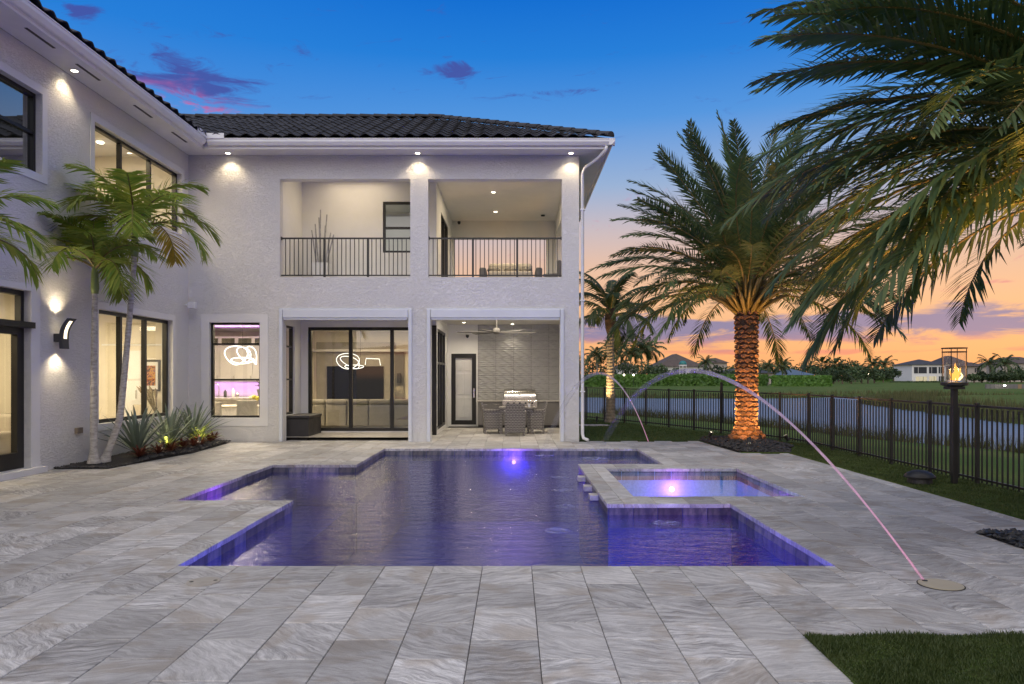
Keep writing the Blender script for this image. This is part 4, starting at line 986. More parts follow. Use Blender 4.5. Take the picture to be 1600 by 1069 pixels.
wicker_chair('grey wicker armchair at the right of the patio table, turned left', (.62, 20.3, 0), 1.5)
fan = thing('ceiling_fan', 'ceiling fan with long pale blades above the patio table', 'fan', (-.48, 20.3, 2.8))
M_fan = mat('fan_blade', (.11, .105, .10), .5)
mk('motor', MB().lathe([(.04, .10), (.09, .08), (.11, .0), (.09, -.06), (.03, -.08)], (-.48, 20.3, 2.83), 18), M_fan, fan, smooth=True); mk('rod', MB().tube([(-.48, 20.3, 2.9), (-.48, 20.3, 3.2)], .02, 8), M_fan, fan)
for k in range(6):
    M = Matrix.Translation((-.48, 20.3, 2.80)) @ Matrix.Rotation(R(60*k+8), 4, 'Z') @ Matrix.Rotation(R(10), 4, 'X')
    mk('blade', MB().add([(.10,-.04,0),(1.1,-.07,.0),(1.1,.07,.0),(.10,.04,0),(.10,-.04,.012),(1.1,-.07,.012),(1.1,.07,.012),(.10,.04,.012)], [(0,3,2,1),(4,5,6,7),(0,1,5,4),(1,2,6,5),(2,3,7,6),(3,0,4,7)], M), M_fan, fan)
# balcony planter with upright sticks, daybed, side chair
pp = thing('white_planter', 'tall white planter with bare silver branches on the left balcony', 'planter', (-5.05, 19.2, 3.965))
mk('pot', MB().add([(-5.22,19.05,3.966),(-4.92,19.05,3.966),(-4.92,19.35,3.966),(-5.22,19.35,3.966),(-5.27,19.0,4.55),(-4.87,19.0,4.55),(-4.87,19.4,4.55),(-5.27,19.4,4.55)], [(0,3,2,1),(4,5,6,7),(0,1,5,4),(1,2,6,5),(2,3,7,6),(3,0,4,7)]), M_trim, pp)
for dx_, h, l in ((-.02, 1.75, .02), (.06, 1.6, .10), (-.08, 1.3, -.08), (.1, 1.0, .16), (-.12, 1.1, -.14), (.0, 1.5, -.05), (.03, 1.25, .07), (.13, .95, .2)):
    y = 19.2+random.uniform(-.08, .08); mk('stick', MB().tube([(-5.07+dx_, y, 4.5), (-5.07+dx_+l, y+random.uniform(-.05, .05), 4.55+h*.8)], [.022, .015], 7), mat('silver_stick', (.42, .41, .40), .5, var=.4, vscale=9), pp)
bed = thing('daybed', 'dark cushioned lounge seat with pale striped cushions on the right balcony', 'sofa', (-.2, 21.5, 3.965))
mk('frame', MB().box(-.95, .75, 21.0, 22.0, 4.0, 4.35), M_cabgrey, bed, bevel=.03); mk('cushion', MB().box(-.75, .55, 21.0, 21.9, 4.355, 4.62), M_cream_f, bed, bevel=.06)
mk('back_cushion', MB().box(-.75, .55, 21.75, 22.0, 4.6, 4.95), M_cream_f, bed, bevel=.08)
for x in (-1.0, .62): mk('arm', MB().box(x, x+.2, 21.0, 22.0, 4.0, 4.72), M_cabgrey, bed, bevel=.05)
for x in (-.6, -.1, .35): mk('pillow', MB().lathe([(.02, -.09), (.17, -.05), (.2, 0), (.17, .05), (.02, .09)], (x, 21.6, 4.72), 12), M_sofa, bed, smooth=True)
simple_chair('balcony_chair', 'dark chair at the right end of the right balcony', (1.12, 20.6, 3.966), 1.2, M_cabgrey, .5, .85)

# ================================================================== PALMS
def frond(L, el0, droop, nl, llen, lw, vee, grav, t0=.12, rr=.02, rng=random, sweep=0.0, fold=70, tipfold=22, pw=1.4):
    """one feather leaf growing along +X from the origin: material 0 leaflets, 1 midrib"""
    mb = MB(); n = 18; pts = []; p = Vector((0, 0, 0)); dirs = []
    for i in range(n+1):
        k = i/n; e = el0-droop*k**pw; a = sweep*k*k
        d = Vector((math.cos(e)*math.cos(a), math.cos(e)*math.sin(a), math.sin(e))); pts.append(p.copy()); dirs.append(d); p = p+d*(L/n)
    mb.cur = 1; mb.tube(pts, [rr*(1-.85*i/n) for i in range(n+1)], 5, cap=False); mb.cur = 0
    for j in range(nl):
        k = t0+(1-t0)*(j+.5)/nl; f = k*n; i = min(int(f), n-1); q = f-i; c = pts[i].lerp(pts[i+1], q); d = dirs[i].lerp(dirs[i+1], q).normalized()
        side = d.cross(Vector((0, 0, 1))); side.normalize(); up = side.cross(d)
        prof = min(1, (k-t0)/.22+.30)*min(1, (1-k)/.30+.28); ll = llen*prof*rng.uniform(.88, 1.1)
        fa = R(fold+(tipfold-fold)*k)
        for s in (-1, 1):
            v = vee*rng.uniform(-.2, 1.6); dd = (d*math.cos(fa)+side*s*math.sin(fa)*math.cos(v)+up*math.sin(fa)*math.sin(v))
            dd = (dd+Vector((rng.gauss(0, .05), rng.gauss(0, .05), rng.gauss(0, .05)))).normalized()
            wv = dd.cross(up+side*s*.6); wv.normalize(); w = lw*rng.uniform(.85, 1.1)
            m1 = c+dd*ll*.45+Vector((0, 0, -grav*ll*.12)); tip = c+dd*ll*.97+Vector((0, 0, -grav*ll*.62))
            mb.add([c-wv*w*.3, c+wv*w*.3, m1+wv*w*.5, m1-wv*w*.5, tip], [(0,1,2,3),(3,2,4)])
    return mb
def put_frond(palm, mb, c, az, mats, roll=0.0):
    o = mk('frond', mb, mats); o.parent = palm; o.location = Vector(c)-ORG[palm]; o.rotation_euler = (roll, 0, az); return o
def date_crown(palm, c, seed, n, L, mats, lw=.034, llen=.50, extra=0, nl=70):
    rng = random.Random(seed)
    for k in range(n+extra):
        u = (k+.5)/n if k < n else rng.uniform(.4, .97) # 0 youngest, upright .. 1 oldest, hanging
        az = k*2.39996+rng.uniform(-.15, .15) if k < n else rng.uniform(2.2, 3.7)
        if u > .72 and abs((az % 6.28318)-4.71) < .5: continue
        el0 = R(89-82*u**.95+rng.uniform(-6, 6)); droop = R(20+58*u**.8+rng.uniform(-8, 10)); Lk = L*(.94+.10*math.sin(math.pi*min(1, u+.15)))*rng.uniform(.93, 1.06)
        mb = frond(Lk, el0, droop, nl, llen, lw, .45, .10+.35*u, .12, .026, rng, rng.uniform(-.25, .25), 60, 34, 1.25)
        r0 = .10+.12*u; put_frond(palm, mb, (c[0]+r0*math.cos(az), c[1]+r0*math.sin(az), c[2]+.45*(1-u)-.15), az, mats, rng.uniform(-.35, .35))
def trunk_profile(k):                                   # fat flared foot, narrower waist
    return .215+.19*max(0, 1-k/.14)**1.5+.03*k
def spotlight(label, loc, target, e, col, spot=60, lit=True, grp='landscape spotlights'):
    s = thing('landscape_spotlight', label, 'spotlight', (loc[0], loc[1], loc[2]), grp); l = Vector(loc); d = (Vector(target)-l).normalized(); h = l+Vector((0, 0, .16))
    mk('stake', MB().tube([l+Vector((0, 0, -.02)), h], .012, 8), M_blackm, s); mk('can', MB().tube([h-d*.07, h+d*.07], [.035, .048], 14, cap=False), M_steel if not lit else M_blackm, s)
    mk('lens', MB().tube([h+d*.045, h+d*.05], .042, 14), M_lamp if lit else M_white, s)
    if e: lightobj('spot_glow', 'SPOT', h+d*.09, e, col, s, target, size=.05, spot=spot, blend=.5)
def scatter_chunks(name, inside, x0, x1, y0, y1, zf, n, r0, r1, m, parent, flat=.6, seed=1):
    rng = random.Random(seed); mb = MB()
    for _ in range(n*4):
        if n <= 0: break
        x, y = rng.uniform(x0, x1), rng.uniform(y0, y1)
        if not inside(x, y): continue
        n -= 1; r = rng.uniform(r0, r1); M = Matrix.Translation((x, y, zf(x, y)+r*flat*.4)) @ Matrix.Rotation(rng.uniform(0, 6.3), 4, 'Z') @ Matrix.Rotation(rng.uniform(-.5, .5), 4, 'X')
        a, b, c = r*rng.uniform(.8, 1.5), r*rng.uniform(.6, 1), r*flat*rng.uniform(.7, 1.2); j = lambda: rng.uniform(.75, 1.2)
        mb.add([(a*j(),0,0),(-a*j(),0,0),(0,b*j(),0),(0,-b*j(),0),(a*.2,b*.1,c*j()),(a*.1,0,-c)], [(0,2,4),(2,1,4),(1,3,4),(3,0,4),(2,0,5),(1,2,5),(3,1,5),(0,3,5)], M)
    o = mk(name, mb, m, parent); o['kind'] = 'stuff'; return o
def inpoly(poly):
    def f(x, y):
        ins = False; n = len(poly)
        for i in range(n):
            ax, ay = poly[i]; bx, by = poly[(i+1) % n]
            if (ay > y) != (by > y) and x < (bx-ax)*(y-ay)/(by-ay)+ax: ins = not ins
        return ins
    return f
def bed(poly, zc, label, n, r0, r1, seed, name='mulch_bed', m=M_mulch):
    cx = sum(p[0] for p in poly)/len(poly); cy = sum(p[1] for p in poly)/len(poly)
    th = thing(name, label, 'planting bed', (cx, cy, 0))
    mb = MB(); o = 0; k = len(poly); rings = (1.0, .85, .5, .0)
    for s in rings:
        for (x, y) in poly: mb.v.append((cx+(x-cx)*s, cy+(y-cy)*s, .004+(zc*(1-s**2))+(.012 if s < 1 else 0)))
    for i in range(3):
        for j in range(k): j2 = (j+1) % k; mb.face(i*k+j, i*k+j2, (i+1)*k+j2, (i+1)*k+j)
    mk('soil', mb, M_soil, th, smooth=True)
    def zf(x, y):
        d = min(1, max(abs(x-cx)/(max(p[0] for p in poly)-cx+.01), abs(y-cy)/(max(p[1] for p in poly)-cy+.01))); return .012+zc*(1-d*d)
    scatter_chunks('chips', inpoly(poly), min(p[0] for p in poly), max(p[0] for p in poly), min(p[1] for p in poly), max(p[1] for p in poly), zf, n, r0, r1, m, th, seed=seed)
    return th
bed([(4.50,17.95),(4.66,15.14),(5.70,15.08),(6.25,16.3),(6.1,18.2),(5.1,18.6)], .12, 'black mulch bed around the foot of the uplit date palm', 1500, .025, .055, 3)
bed([(4.69,7.42),(4.69,4.9),(6.55,4.9),(6.55,7.42)], .06, 'bed of black river pebbles at the right edge of the deck', 1500, .028, .05, 4, 'pebble_bed', mat('black_pebble', (.022, .023, .025), .45, col2=(.05, .052, .055), vscale=14))
bed([(XL+.005,12.46),(-6.95,12.5),(-6.62,15.0),(-6.75,17.36),(-7.15,17.68),(XL+.005,17.68)], .10, 'dark mulch planting bed along the left wing wall', 2600, .02, .045, 5)

DP = Vector((5.42, 17.0, .10)); TOP = 3.0
dp = thing('date_palm', 'large date palm with uplit orange trunk standing by the fence', 'palm tree', DP)
prof = [(trunk_profile(k/20)-.03, TOP*k/20) for k in range(21)]
mk('trunk', MB().lathe(prof+[(.17, TOP+.15), (.05, TOP+.3)], DP, 20), M_trunk, dp, smooth=True)
mb = MB(); w, h = .145, .17
mb.add([(-w*.9, -.03, .0), (0, -.045, -h*.62), (w*.9, -.03, .0), (0, -.03, h*.5), (-w*.62, .055, .05), (0, .085, -.015), (w*.62, .055, .05), (0, .05, .075)],
       [(0,1,5,4),(1,2,6,5),(2,3,7,6),(3,0,4,7),(4,5,6,7)])
sc0 = mk('leaf_base', mb, M_scale); sdata = sc0.data; bpy.data.objects.remove(sc0)
rng = random.Random(5)
rows = 27
for r_ in range(rows):
    k = (r_+.5)/rows; rad = trunk_profile(k)-.02
    for j in range(9):
        a = 2*math.pi*(j+.5*(r_ % 2))/9+r_*.02
        if rng.random() < .02: continue
        o = bpy.data.objects.new('leaf_base', sdata); COL.objects.link(o); o.parent = dp
        o.location = (rad*math.cos(a), rad*math.sin(a), TOP*k); s = rng.uniform(.86, 1.12)*(rad/.30)**.6
        o.rotation_euler = (rng.uniform(-.22, .12), rng.uniform(-.12, .12), a-math.pi/2+rng.uniform(-.08, .08)); o.scale = (s, s, s*rng.uniform(.9, 1.1))
date_crown(dp, (DP.x, DP.y, DP.z+TOP+.45), 11, 116, 3.65, [M_date, M_rach], .036, .46)
mb = MB()
for k in range(64):
    a = k*2.4; u = k/64; b_ = Vector((DP.x+.20*math.cos(a), DP.y+.20*math.sin(a), DP.z+TOP-.10+.25*(1-u))); e = b_+Vector((math.cos(a)*(.35+.45*u), math.sin(a)*(.35+.45*u), .95-.55*u))
    mb.tube([b_, b_.lerp(e, .5)+Vector((0, 0, .06)), e], [.055, .035, .022], 6)
mk('leaf_stalks', mb, M_rach, dp, smooth=True)
AMB = (1.0, .50, .13)
spotlight('lit spotlight at the left of the date palm foot', (4.72, 17.55, .03), (5.42, 17.0, 1.7), 250, AMB, 115)
spotlight('silver spotlight on a stake at the right of the date palm', (6.32, 16.9, .0), (5.45, 16.95, 1.7), 250, AMB, 115)
spotlight('small spotlight in front of the date palm mulch', (5.0, 15.5, .05), (5.42, 17.0, 1.5), 210, AMB, 100)

NP = Vector((5.95, 6.35, .05))
npalm = thing('date_palm', 'near date palm whose long fronds hang into the right of the view', 'palm tree', NP)
NT_ = 3.0
mb = MB().lathe([(trunk_profile(k/16)-.01+.025*(k % 2), NT_*k/16) for k in range(17)]+[(.22, NT_+.3), (.05, NT_+.5)], NP, 18); mk('trunk', mb, M_trunk, npalm, smooth=False)
date_crown(npalm, (NP.x, NP.y, NP.z+NT_+.40), 23, 86, 3.80, [M_date, M_rach], .031, .50, 28, 84)
rng = random.Random(77)
for az_, e0, dr_, L_ in ((197, 14, 78, 3.5), (188, 4, 70, 3.3), (205, 30, 85, 3.8), (178, 10, 66, 3.9), (168, 24, 72, 4.1), (192, 40, 60, 4.1), (160, 2, 60, 3.6)):
    put_frond(npalm, frond(L_, R(e0), R(dr_), 84, .50, .030, .40, .40, .12, .026, rng, rng.uniform(-.2, .2), 60, 34), (NP.x-.15, NP.y, NP.z+NT_+.30), R(az_), [M_date, M_rach], rng.uniform(-.3, .3))
spotlight('spotlight in the pebble bed under the near palm', (6.45, 7.25, .05), (4.9, 6.95, 3.6), 800, (1, .48, .09), 80)
spotlight('spotlight at the near end of the pebble bed', (5.35, 5.05, .05), (4.7, 6.0, 3.6), 700, (1, .48, .09), 80)

# slender palm by the far fence
CP = Vector((3.28, 24.8, .0))
cp = thing('coconut_palm', 'slender palm with banded uplit trunk beside the house corner', 'palm tree', CP)
prof = []
for k in range(61):
    f = k/60; r = .155-.055*f+.05*max(0, 1-f/.1)+.014*(k % 2); prof.append((r, 3.25*f))
mk('trunk', MB().lathe(prof, CP, 14), mat('pale_palm_trunk', (.36, .30, .22), .85, var=.4, vscale=7, bump=.01), cp)
mk('trunk_fibre', MB().lathe([(.11, 3.0), (.17, 3.2), (.20, 3.5), (.15, 3.9), (.05, 4.2)], CP, 14), M_trunk, cp)
rng = random.Random(3)
for k in range(17):
    u = (k+.5)/17; az_ = k*2.4+.5; mb = frond(1.85*rng.uniform(.9, 1.1), R(84-78*u), R(60+45*u), 46, .55, .042, .12, .9, .12, .022, rng, rng.uniform(-.3, .3), 62, 25)
    put_frond(cp, mb, (CP.x, CP.y, CP.z+3.85-.3*u), az_, [M_coco, M_rach])
spotlight('small lit spotlight on the lawn left of the slender palm', (2.75, 24.2, .01), (3.28, 24.8, 2.4), 420, (1, .66, .30), 55)

# pair of Christmas palms against the left wing
def adonidia(label, pts, seed, n, L, yellow=0, grp='Christmas palms', azl=None):
    base = Vector(pts[0]); a = thing('christmas_palm', label, 'palm tree', base, grp); rng = random.Random(seed)
    P_ = []; Rd = []
    for i in range(len(pts)-1):
        for k in range(14):
            f = k/14; p = Vector(pts[i]).lerp(Vector(pts[i+1]), f)
            # smooth the bend
            g = (i+f)/(len(pts)-1); P_.append(p); Rd.append(.062-.020*g+.05*max(0, 1-g/.09)**2+.0045*(k % 2))
    P_.append(Vector(pts[-1])); Rd.append(.04)
    for _ in range(6): P_ = [P_[0]]+[(P_[i-1]+P_[i]*2+P_[i+1])/4 for i in range(1, len(P_)-1)]+[P_[-1]]
    mk('trunk', MB().tube(P_, Rd, 12), M_gtrunk, a)
    top = P_[-1]; mk('crownshaft', MB().tube([top, top+Vector((0, 0, .1)), top+Vector((0, 0, .42)), top+Vector((0, 0, .58))], [.055, .07, .05, .025], 12), M_shaft, a, smooth=True)
    for k in range(n):
        u = (k+.5)/n; az_ = (azl[k] if azl else k*2.4+seed)+rng.uniform(-.2, .2)
        mb = frond(L*rng.uniform(.9, 1.08), R(82-50*u), R(84+52*u+rng.uniform(-10, 10)), 38, .52, .042, .30, .42, .16, .022, rng, rng.uniform(-.3, .3), 66, 40, 1.15)
        put_frond(a, mb, top+Vector((0, 0, .50-.08*u)), az_, [M_adony if k in ((yellow,) if yellow else ()) else M_adon, M_rach])
adonidia('straight grey trunked Christmas palm in the left bed', [(-7.44,12.92,.05),(-7.44,12.92,1.6),(-7.42,12.92,3.05)], 2, 14, 1.30)
adonidia('Christmas palm with a leaning pale trunk in the left bed', [(-7.36,13.12,.05),(-7.10,13.15,.8),(-7.0,13.18,2.0),(-6.86,13.2,3.75)], 4, 16, 1.68, yellow=12)
adonidia('Christmas palm at the left edge, only its fronds in view', [(-7.45,9.45,0),(-7.45,9.45,1.6),(-7.43,9.45,2.85)], 6, 13, 1.5)

# rosette plants in the left bed
def rosette(name, label, c, n, L, w, m, seed, rise=(25, 80), droop=25, grp=None):
    a = thing(name, label, 'plant', c, grp); rng = random.Random(seed)
    for k in range(n):
        az_ = k*2.4; e0 = R(rise[1]-(rise[1]-rise[0])*(k/n)); Lk = L*rng.uniform(.8, 1.1); mb = MB(); p = Vector((0, 0, 0)); vs = []
        for i in range(6):
            f = i/5; e = e0-R(droop)*f*f; ww = w*(.55+.9*f*(1-f)*1.6)*(1 if f < .85 else .15) if i < 5 else .002
            vs.append((p.copy(), ww)); p = p+Vector((math.cos(e), 0, math.sin(e)))*(Lk/5)
        for p, ww in vs: mb.v += [(p.x, -ww, p.z+ww*.35), (p.x, 0, p.z), (p.x, ww, p.z+ww*.35)]
        for i in range(5):
            for j in range(2): q_ = 3*i+j; mb.face(q_, q_+1, q_+4, q_+3)
        o = mk('leaf', mb, m, smooth=True); o.parent = a; o.rotation_euler = (0, 0, az_+rng.uniform(-.2, .2)); o.location = (0, 0, 0)
rosette('agave', 'grey green spiky plant nearest the leaning palm trunk', (-7.22, 14.0, .10), 44, .95, .032, M_agave, 1, grp='spiky plants in the left bed')
rosette('agave', 'grey green spiky plant in the middle of the bed', (-7.20, 15.25, .10), 44, .95, .032, M_agave, 2, grp='spiky plants in the left bed')
rosette('agave', 'grey green spiky plant closest to the house corner', (-7.35, 16.7, .10), 34, .95, .032, M_agave, 3, grp='spiky plants in the left bed')
rosette('variegated_flax', 'yellow green arching plant glowing near the house corner', (-7.05, 16.35, .10), 26, .62, .026, M_agavey, 4, (20, 75), 80)
rosette('variegated_flax', 'small yellow green arching plant between the spiky plants', (-7.0, 14.75, .10), 16, .42, .022, M_agavey, 5, (20, 75), 80)
for k, (x, y) in enumerate([(-7.0,13.65),(-6.92,14.2),(-6.88,14.62),(-6.9,15.2),(-6.88,15.65),(-6.9,16.05),(-7.0,16.75),(-7.05,17.1)]):
    pos = ('first', 'second', 'third', 'fourth', 'fifth', 'sixth', 'seventh', 'eighth')[k]
    rosette('croton', 'low dark red leafy plant, %s from the palm trunks along the mulch edge' % pos, (x, y, .08), 24, .26, .022, M_croton, 20+k, (10, 70), 30, 'low red plants')
spotlight('dim spotlight among the red plants in the left bed', (-6.86, 15.9, .03), (-7.05, 16.4, .4), 9, (1, .8, .45), 100)
mk_sp = Vector((-6.95, 14.45, .05)); spotlight('dim spotlight at the foot of the middle spiky plant', mk_sp, (-7.2, 15.0, .6), 9, (1, .8, .45), 100)

# ================================================================== TURF
def blades(name, inside, x0, x1, y0, y1, z, n, h, label, m=M_turf, seed=1, w=.0035):
    rng = random.Random(seed); mb = MB()
    for _ in range(n):
        x, y = rng.uniform(x0, x1), rng.uniform(y0, y1)
        if not inside(x, y): continue
        a = rng.uniform(0, 6.28); l = h*rng.uniform(.45, 1.35)*(.8+.35*math.sin(x*9+math.sin(y*7)*2)); t_ = rng.uniform(.1, .8)*l; b_ = rng.uniform(0, 6.28); zz = z(x, y) if callable(z) else z
        cx, cy = math.cos(a)*w, math.sin(a)*w; o = len(mb.v)
        mb.v += [(x-cx, y-cy, zz), (x+cx, y+cy, zz), (x+math.cos(b_)*t_, y+math.sin(b_)*t_, zz+l)]; mb.face(o, o+1, o+2)
    o = mk(name, mb, m); o['kind'] = 'stuff'; tag(o, label, 'grass'); return o
struct('turf', MB().prism([(1.78,4.45),(1.70,1.0),(4.68,1.0),(4.68,4.42)], -.01, .012), M_grass)
blades('turf_grass', lambda x, y: True, 1.765, 3.4, 3.2, 4.465, .010, 60000, .032, 'dark green artificial turf patch at the bottom right corner')
blades('lawn_grass', inpoly([(5.66,15.0),(5.66,7.4),(6.9,7.4),(6.9,17),(6.3,17.5),(6.3,16.2)]), 5.6, 6.95, 7.4, 17.5, .010, 62000, .032, 'strip of mown green lawn between the deck and the fence', seed=2, w=.005)
blades('back_lawn_grass', inpoly([(1.7,17.9),(4.5,17.9),(5.2,18.7),(5.8,19.5),(3.0,26),(1.7,28)]), 1.7, 6, 17.88, 28, .010, 32000, .035, 'mown green lawn behind the deck beside the house', seed=3, w=.008)
mk_edge = struct('lawn_edge', MB().box(1.60, 4.5, 17.862, 17.90, -.05, .02), M_soil)
st = tag(mk('stepping_slab', MB().box(1.9, 3.0, 22.9, 23.35, .0, .04), M_counter, bevel=.01), 'flat grey slab lying on the lawn near the slender palm', 'slab')

# ================================================================== FENCE
PATH = [(6.75, 7.0), (6.75, 16.6), (6.45, 18.2), (5.55, 20.6), (4.0, 24.0), (2.6, 26.8), (1.6, 28.8)]
def along(s):
    for i in range(len(PATH)-1):
        a, b_ = Vector(PATH[i]), Vector(PATH[i+1]); L = (b_-a).length
        if s <= L: return a+(b_-a)*(s/L), (b_-a)/L
        s -= L
    return Vector(PATH[-1]), (Vector(PATH[-1])-Vector(PATH[-2])).normalized()
TOT = sum((Vector(PATH[i+1])-Vector(PATH[i])).length for i in range(len(PATH)-1))
fence = thing('picket_fence', 'black metal picket fence between the lawn and the lake', 'fence', (6.75, 16.0, 0))
pk = mk('picket', MB().box(-.009, .009, -.009, .009, .05, 1.12), M_blackm); pkd = pk.data; bpy.data.objects.remove(pk)
po = mk('post', MB().box(-.024, .024, -.024, .024, -.1, 1.20), M_blackm); pod = po.data; bpy.data.objects.remove(po)
SP = 1.21; nP = int(TOT/SP); GATE = None
for i in range(nP+1):
    p, d = along(i*SP); o = bpy.data.objects.new('post', pod); COL.objects.link(o); o.parent = fence; o.location = Vector((p.x, p.y, 0))-ORG[fence]; o.rotation_euler = (0, 0, math.atan2(d.y, d.x))
    if i < nP:
        p2, _ = along((i+1)*SP)
        for z in (.10, 1.08, 1.155):
            if z == 1.08: continue
            a = Vector((p.x, p.y, z)); b_ = Vector((p2.x, p2.y, z)); dd = (b_-a).normalized(); sd_ = Vector((-dd.y, dd.x, 0))*.015; h_ = Vector((0, 0, .016))
            mk('rail', MB().add([a-sd_-h_, a+sd_-h_, a+sd_+h_, a-sd_+h_, b_-sd_-h_, b_+sd_-h_, b_+sd_+h_, b_-sd_+h_], [(0,1,2,3),(7,6,5,4),(0,4,5,1),(1,5,6,2),(2,6,7,3),(3,7,4,0)]), M_blackm, fence)
        for k in range(1, 11):
            pp_ = p.lerp(p2, k/11); o = bpy.data.objects.new('picket', pkd); COL.objects.link(o); o.parent = fence; o.location = Vector((pp_.x, pp_.y, 0))-ORG[fence]; o.rotation_euler = (0, 0, math.atan2(d.y, d.x))
gp, _ = along(int(14.3/SP)*SP)
mk('latch_post', MB().box(gp.x-.035, gp.x+.035, gp.y-.06, gp.y-.035, .3, 1.42), M_blackm, fence)

# ================================================================== LANTERN, ROCK SPEAKER
LP = Vector((6.47, 10.72, 0)); la = thing('torch_lantern', 'tall black post with a glass gas torch burning on top', 'torch', LP)
mk('post', MB().box(LP.x-.036, LP.x+.036, LP.y-.036, LP.y+.036, 0, 1.42), M_blackm, la, bevel=.005); mk('collar', MB().box(LP.x-.10, LP.x+.10, LP.y-.10, LP.y+.10, 1.40, 1.44), M_blackm, la)
mk('tray', MB().lathe([(.10, 1.44), (.18, 1.46), (.18, 1.50), (.16, 1.505)], LP, 24), M_blackm, la)
mb = MB(); n = 20
for z in (1.506, 1.95):
    for j in range(n): a = 2*math.pi*j/n; mb.v.append((LP.x+.150*math.cos(a), LP.y+.150*math.sin(a), z))
for j in range(n): mb.face(j, (j+1) % n, n+(j+1) % n, n+j)
mk('glass_cylinder', mb, glass('lantern_glass', (.92, .92, .92), .8), la, smooth=True)
for a in (45, 135, 225, 315): x, y = LP.x+.158*math.cos(R(a)), LP.y+.158*math.sin(R(a)); mk('rod', MB().tube([(x, y, 1.5), (x, y, 2.0)], .006, 6), M_blackm, la)
mk('ring', MB().lathe([(.162, 1.94), (.162, 1.955), (.152, 1.955), (.152, 1.94)], LP, 24, cap=False), M_blackm, la); mk('cap', MB().lathe([(.17, 1.995), (.17, 2.01), (.01, 2.015)], LP, 24), M_blackm, la)
mk('burner', MB().lathe([(.10, 1.505), (.09, 1.53), (.03, 1.54)], LP, 16), M_steel, la)
rng = random.Random(9)
def flame(cx, cy, z0, h, r, lean, m, name='flame'):
    pts = []; rr = []
    for i in range(9): f = i/8; pts.append((cx+lean*f*f+.012*math.sin(f*7+cx*90), cy+.01*math.cos(f*6), z0+h*f)); rr.append(max(.001, r*(math.sin(math.pi*min(1, f*.82+.18))**.8)*(1-f*.45)))
    mk(name, MB().tube(pts, rr, 8), m, la, smooth=True)
for dx_, h, r, ln, m_ in ((.0,.26,.035,.03,M_flame),(.045,.19,.03,.04,M_flame),(-.05,.16,.028,-.02,M_flame),(.02,.15,.03,.02,M_flamec),(.07,.12,.02,.03,M_flamec),(-.02,.10,.02,.0,M_flamec)): flame(LP.x+dx_, LP.y+rng.uniform(-.03, .03), 1.53, h, r, ln, m_)
lightobj('flame_glow', 'POINT', (LP.x, LP.y, 1.66), 9, (1, .55, .2), la, size=.08)
gs = P(1437, 756, .01); rs = thing('garden_speaker', 'dark mushroom shaped garden speaker on the lawn strip', 'speaker', gs)
mk('base', MB().lathe([(.165, .0), (.17, .02), (.16, .09)], gs, 24), M_plastic, rs); mk('dome', MB().lathe([(.16, .085), (.215, .095), (.205, .125), (.16, .165), (.09, .195), (.01, .205)], gs, 28), M_plastic, rs, smooth=True)

# ================================================================== ACROSS THE LAKE
def at(x, Y): return (x-VX)*Y/F
def gy(x, Y): return gz(at(x, Y), Y)
def leafball(mb, c, rx, ry, rz, n, s, rng):
    for _ in range(n):
        d = Vector((rng.gauss(0,1), rng.gauss(0,1), rng.gauss(0,1))).normalized(); r = rng.uniform(.55, 1)**.5
        p = Vector((c[0]+d.x*rx*r, c[1]+d.y*ry*r, c[2]+d.z*rz*r)); a = Vector((rng.gauss(0,1), rng.gauss(0,1), rng.gauss(0,1))).normalized()*s*rng.uniform(.6, 1.3); b_ = a.cross(Vector((rng.gauss(0,1), rng.gauss(0,1), 1))).normalized()*s*.6
        mb.add([p-a, p+b_, p+a, p-b_], [(0,1,2,3)])
def bushy(label, x, ytop, Y, wpx, seed, name='broadleaf_tree', n=420, m=None):
    rng = random.Random(seed); X = at(x, Y); g = gy(x, Y); top = H+(VY-ytop)*Y/F; hh = top-g; w = wpx*Y/F/2
    tr = thing(name, label, 'tree', (X, Y, g), 'trees across the lake'); mk('trunk', MB().tube([(X, Y, g-.3), (X+.1, Y, g+hh*.45), (X, Y, g+hh*.8)], [.25, .16, .05], 7), M_btrunk, tr)
    mb = MB()
    for k in range(6):
        leafball(mb, (X+rng.uniform(-.55, .55)*w, Y+rng.uniform(-.4, .4)*w, g+hh*rng.uniform(.38, .72)), w*rng.uniform(.4, .62), w*.5, hh*rng.uniform(.20, .30), n//6, max(.25, 1.9*Y/F), rng)
    leafball(mb, (X, Y, g+hh*.70), w*.5, w*.5, hh*.30, n//4, max(.25, 1.9*Y/F), rng)
    mk('crown', mb, m or M_fartree, tr)
FP = {}
def far_palm(label, x, ytop, Y, L, seed, kind='feather', n=18):
    rng = random.Random(seed); X = at(x, Y); g = gy(x, Y); top = H+(VY-ytop)*Y/F; th = top-g-L*.55
    tr = thing('palm_tree' if kind == 'feather' else 'fan_palm', label, 'palm tree', (X, Y, g), 'palms across the lake')
    mk('trunk', MB().tube([(X, Y, g-.3), (X+.15, Y, g+th*.5), (X, Y, g+th)], [.22, .17, .16], 7), mat('far_palm_trunk', (.24, .21, .17), .9, var=.3), tr)
    for k in range(n):
        u = (k+.5)/n; e0 = R(80-80*u) if kind == 'feather' else R(75-110*u); key = (kind, k % 6, round(L, 1), n)
        if kind == 'feather': mb = frond(L*rng.uniform(.85, 1.1), e0, R(60+45*u), 13, L*.30, .16*L/3, .1, .8, .08, .06, rng, rng.uniform(-.2, .2), 60, 25)
        else: mb = frond(L*rng.uniform(.8, 1.0), e0, R(20), 8, L*.55, .22*L/3, .1, .35, .45, .05, rng, 0, 50, 12)
        o = mk('frond', mb, [M_farpalm, M_rach]); o.parent = tr; o.location = (0, 0, th-.1); o.rotation_euler = (0, 0, k*2.4+rng.uniform(-.2, .2))
